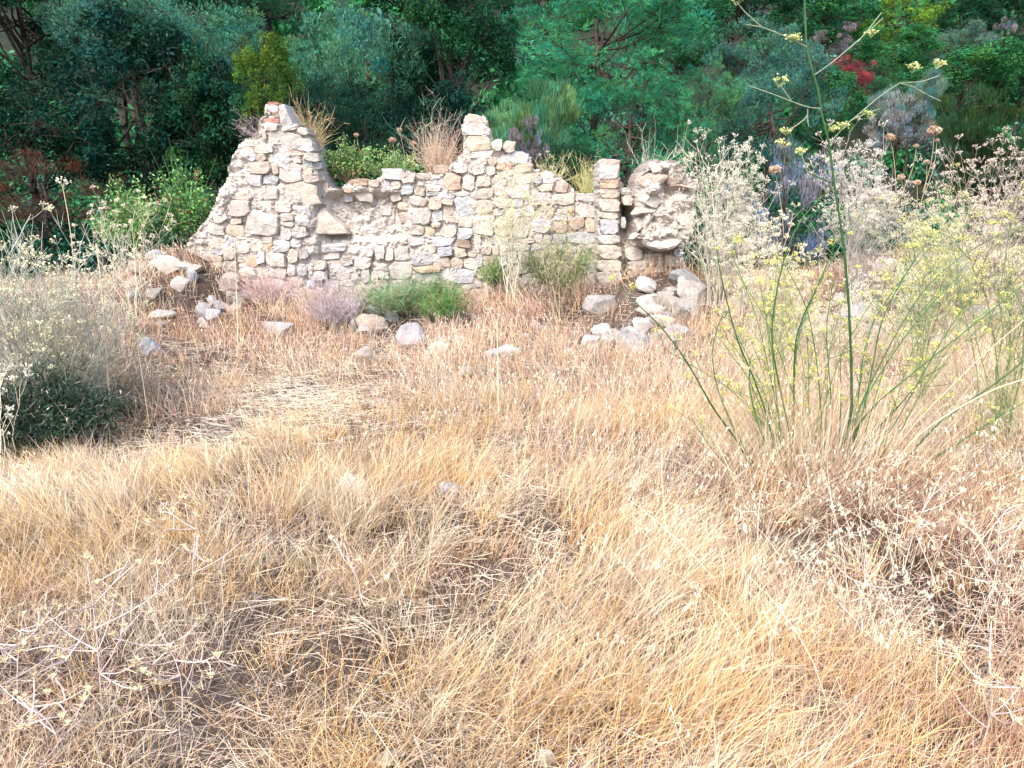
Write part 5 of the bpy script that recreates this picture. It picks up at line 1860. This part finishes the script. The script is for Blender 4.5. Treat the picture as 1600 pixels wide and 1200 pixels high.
LG, LG2, LG3 = (0.10, 0.24, 0.06), (0.17, 0.33, 0.08), (0.05, 0.14, 0.05)
G4 = 'green shrubs and herbs round the ruin'
tuft('tangled_bush', 'dry plant', 'grey green tangle of bent stems low in the left dry bush', 70, 640, hit(70, 648).y, 280, 200, 230, [(0.20, 0.24, 0.14), (0.40, 0.38, 0.28), (0.2, 0.19, 0.18)], 71, 8, .0055, .7)
tuft('tangled_bush', 'dry plant', 'straw coloured tangle between the left dry bush and the blue grey boulder', 175, 620, hit(175, 625).y, 200, 130, 170, [(0.42, 0.36, 0.25), (0.26, 0.25, 0.18), (0.32, 0.2, 0.15)], 72, 6, .0055, .7)
leafy('leafy_shrub', 'shrub', 'bright green leafy shrub with rusty berries left of the gable', 300, 385, 11.7, 130, 125, 4200, [LG, LG2, LG3], 61, (0.055, 0.026), 26, group=G4, accent=(0.36, 0.12, 0.08))
leafy('leafy_shrub', 'shrub', 'paler green leafy shrub left of the rusty berried one', 215, 400, 11.5, 130, 130, 3600, [LG, LG2, (0.24, 0.34, 0.12)], 62, (0.055, 0.026), 24, group=G4)
tuft('reed_tuft', 'grass', 'upright green grass blades between the leafy shrubs and the gable', 290, 360, 12.0, 80, 120, 80, [(0.12, 0.26, 0.1), (0.16, 0.28, 0.12)], 63, 0, .010, 1.5)
leafy('dark_shrub', 'shrub', 'dark green clump low at the left edge', 65, 702, hit(60, 704).y + 0.15, 290, 125, 10000, [(0.014, 0.045, 0.022), (0.025, 0.06, 0.03), (0.05, 0.05, 0.03), (0.012, 0.03, 0.02)], 64, (0.06, 0.009), 40, group=G4)
leafy('leafy_shrub', 'shrub', 'rounded green shrub on the sagging wall beside the gable', 540, 285, 11.3, 86, 72, 3400, [LG, LG2, (0.2, 0.26, 0.1)], 65, (0.045, 0.022), 22, group=G4, accent=(0.4, 0.22, 0.16))
leafy('leafy_shrub', 'shrub', 'loose green weeds on the wall top before the straw tuft', 615, 283, 11.4, 110, 62, 2400, [(0.18, 0.32, 0.1), (0.3, 0.36, 0.14), LG], 66, (0.045, 0.016), 22, group=G4)
leafy('feathery_herb', 'herb', 'feathery bright green herb at the foot of the wall, right clump', 692, 500, hit(692, 508).y, 120, 66, 4600, [(0.09, 0.24, 0.05), (0.17, 0.31, 0.07), (0.05, 0.15, 0.05), (0.3, 0.26, 0.12)], 67, (0.09, .004), 26, True, G4)
leafy('feathery_herb', 'herb', 'feathery blue green herb at the foot of the wall, left clump', 628, 486, hit(628, 500).y, 190, 50, 5000, [(0.08, 0.24, 0.10), (0.13, 0.28, 0.12), (0.2, 0.3, 0.11), (0.34, 0.3, 0.16)], 68, (0.09, .004), 26, True, G4)
leafy('green_weeds', 'herb', 'yellow green weeds before the wall, left of the jamb', 872, 458, 10.3, 150, 100, 4200, [(0.16, 0.24, 0.07), (0.10, 0.19, 0.06), (0.34, 0.26, 0.14)], 69, (0.09, .005), 22, True, G4)
leafy('green_weeds', 'herb', 'green weeds under the pale dry fennel', 770, 450, 10.5, 80, 50, 1500, [(0.12, 0.28, 0.08), (0.3, 0.36, 0.14)], 70, (0.07, .006), 16, True, G4)


# foreground thistles
def thistle(label, u, v, hpx, wpx, seed, nh=9, col=(0.62, 0.48, 0.42)):
    rng = np.random.default_rng(seed)
    b = gpos(u, v)
    k = ppm(v, b.y)
    t = thing('dry_thistle', label, 'thistle', b, 'dry thistles in the foreground')
    H, R = hpx * k, wpx / 2 * k
    g = Geo()
    main = polyline([(0, 0, 0), (0.02, 0, H * .5), (rng.normal() * .04, 0, H)], 8)
    Ps = [main]
    ends = [main[-1]]
    for i in range(nh):
        s = rng.integers(2, 7)
        th = rng.uniform(0, 2 * PI)
        e = main[s] + np.array([math.cos(th) * R * rng.uniform(.4, 1), math.sin(th) * R * .7, H * rng.uniform(.05, .35)])
        Ps.append(polyline([main[s], main[s] * .45 + e * .55 + np.array([0, 0, -.02]), e], 8))
        ends.append(e)
    for i in range(nh):
        q = Ps[1 + rng.integers(0, nh)]
        s = rng.integers(2, 7)
        e = q[s] + rv(1, rng)[0] * R * .35
        Ps.append(polyline([q[s], (q[s] + e) / 2 + .005, e], 8))
        ends.append(e)
    g.tubes(np.array(Ps), np.linspace(0.0024, 0.0012, 8)[None] * np.ones((len(Ps), 1)), mixc([col], len(Ps), .1, rng), 5)
    g.build('stem', M_DRY, t, True)
    for e in ends:
        g = Geo()
        m = 26
        d = rv(m, rng)
        d[:, 2] = np.abs(d[:, 2]) * .9
        c = mixc([(0.66, 0.54, 0.34), (0.58, 0.44, 0.26), (0.72, 0.62, 0.44)], m, .12, rng) * rng.uniform(.7, 1.05)
        g.ribbons(np.tile(e, (m, 1)), d, rng.uniform(.5, 1.15) * rng.uniform(.014, .03, m), .0035, 0.1 * rng.normal(size=(m, 3)), c, c * 1.05, 2, .9, rng)
        g.blobs(e[None] + 0.002, 0.008, np.array([(0.66, 0.5, 0.3)]), 1, rng)
        g.build('thistle_head', M_DRY, t)


for lab, u, v, h, wd, sd_, nh in [
        ('mauve stemmed dry thistle standing at lower left', 160, 1120, 270, 260, 81, 10),
        ('dry thistle at the left edge in front of the mauve stemmed one', 30, 1130, 190, 200, 82, 9),
        ('dry thistle with a tall stalk left of the bare patch', 285, 1130, 190, 170, 83, 7),
        ('low dry thistle in the bottom left corner', 90, 1195, 120, 240, 84, 10),
        ('dry thistle among the blond tufts at left', 300, 930, 130, 170, 85, 8),
        ('low dry thistle right of the bare patch', 560, 960, 110, 150, 86, 7),
        ('dry thistle among the oats below the fennel', 1330, 1010, 150, 190, 87, 9),
        ('dry thistle at the right edge', 1540, 960, 190, 170, 88, 9),
        ('dry thistle in the bottom right corner', 1530, 1180, 170, 180, 89, 8),
        ('dry thistle at the dark hollow under the fennel', 1410, 900, 150, 150, 90, 8)]:
    thistle(lab, u, v, h, wd, sd_, nh)
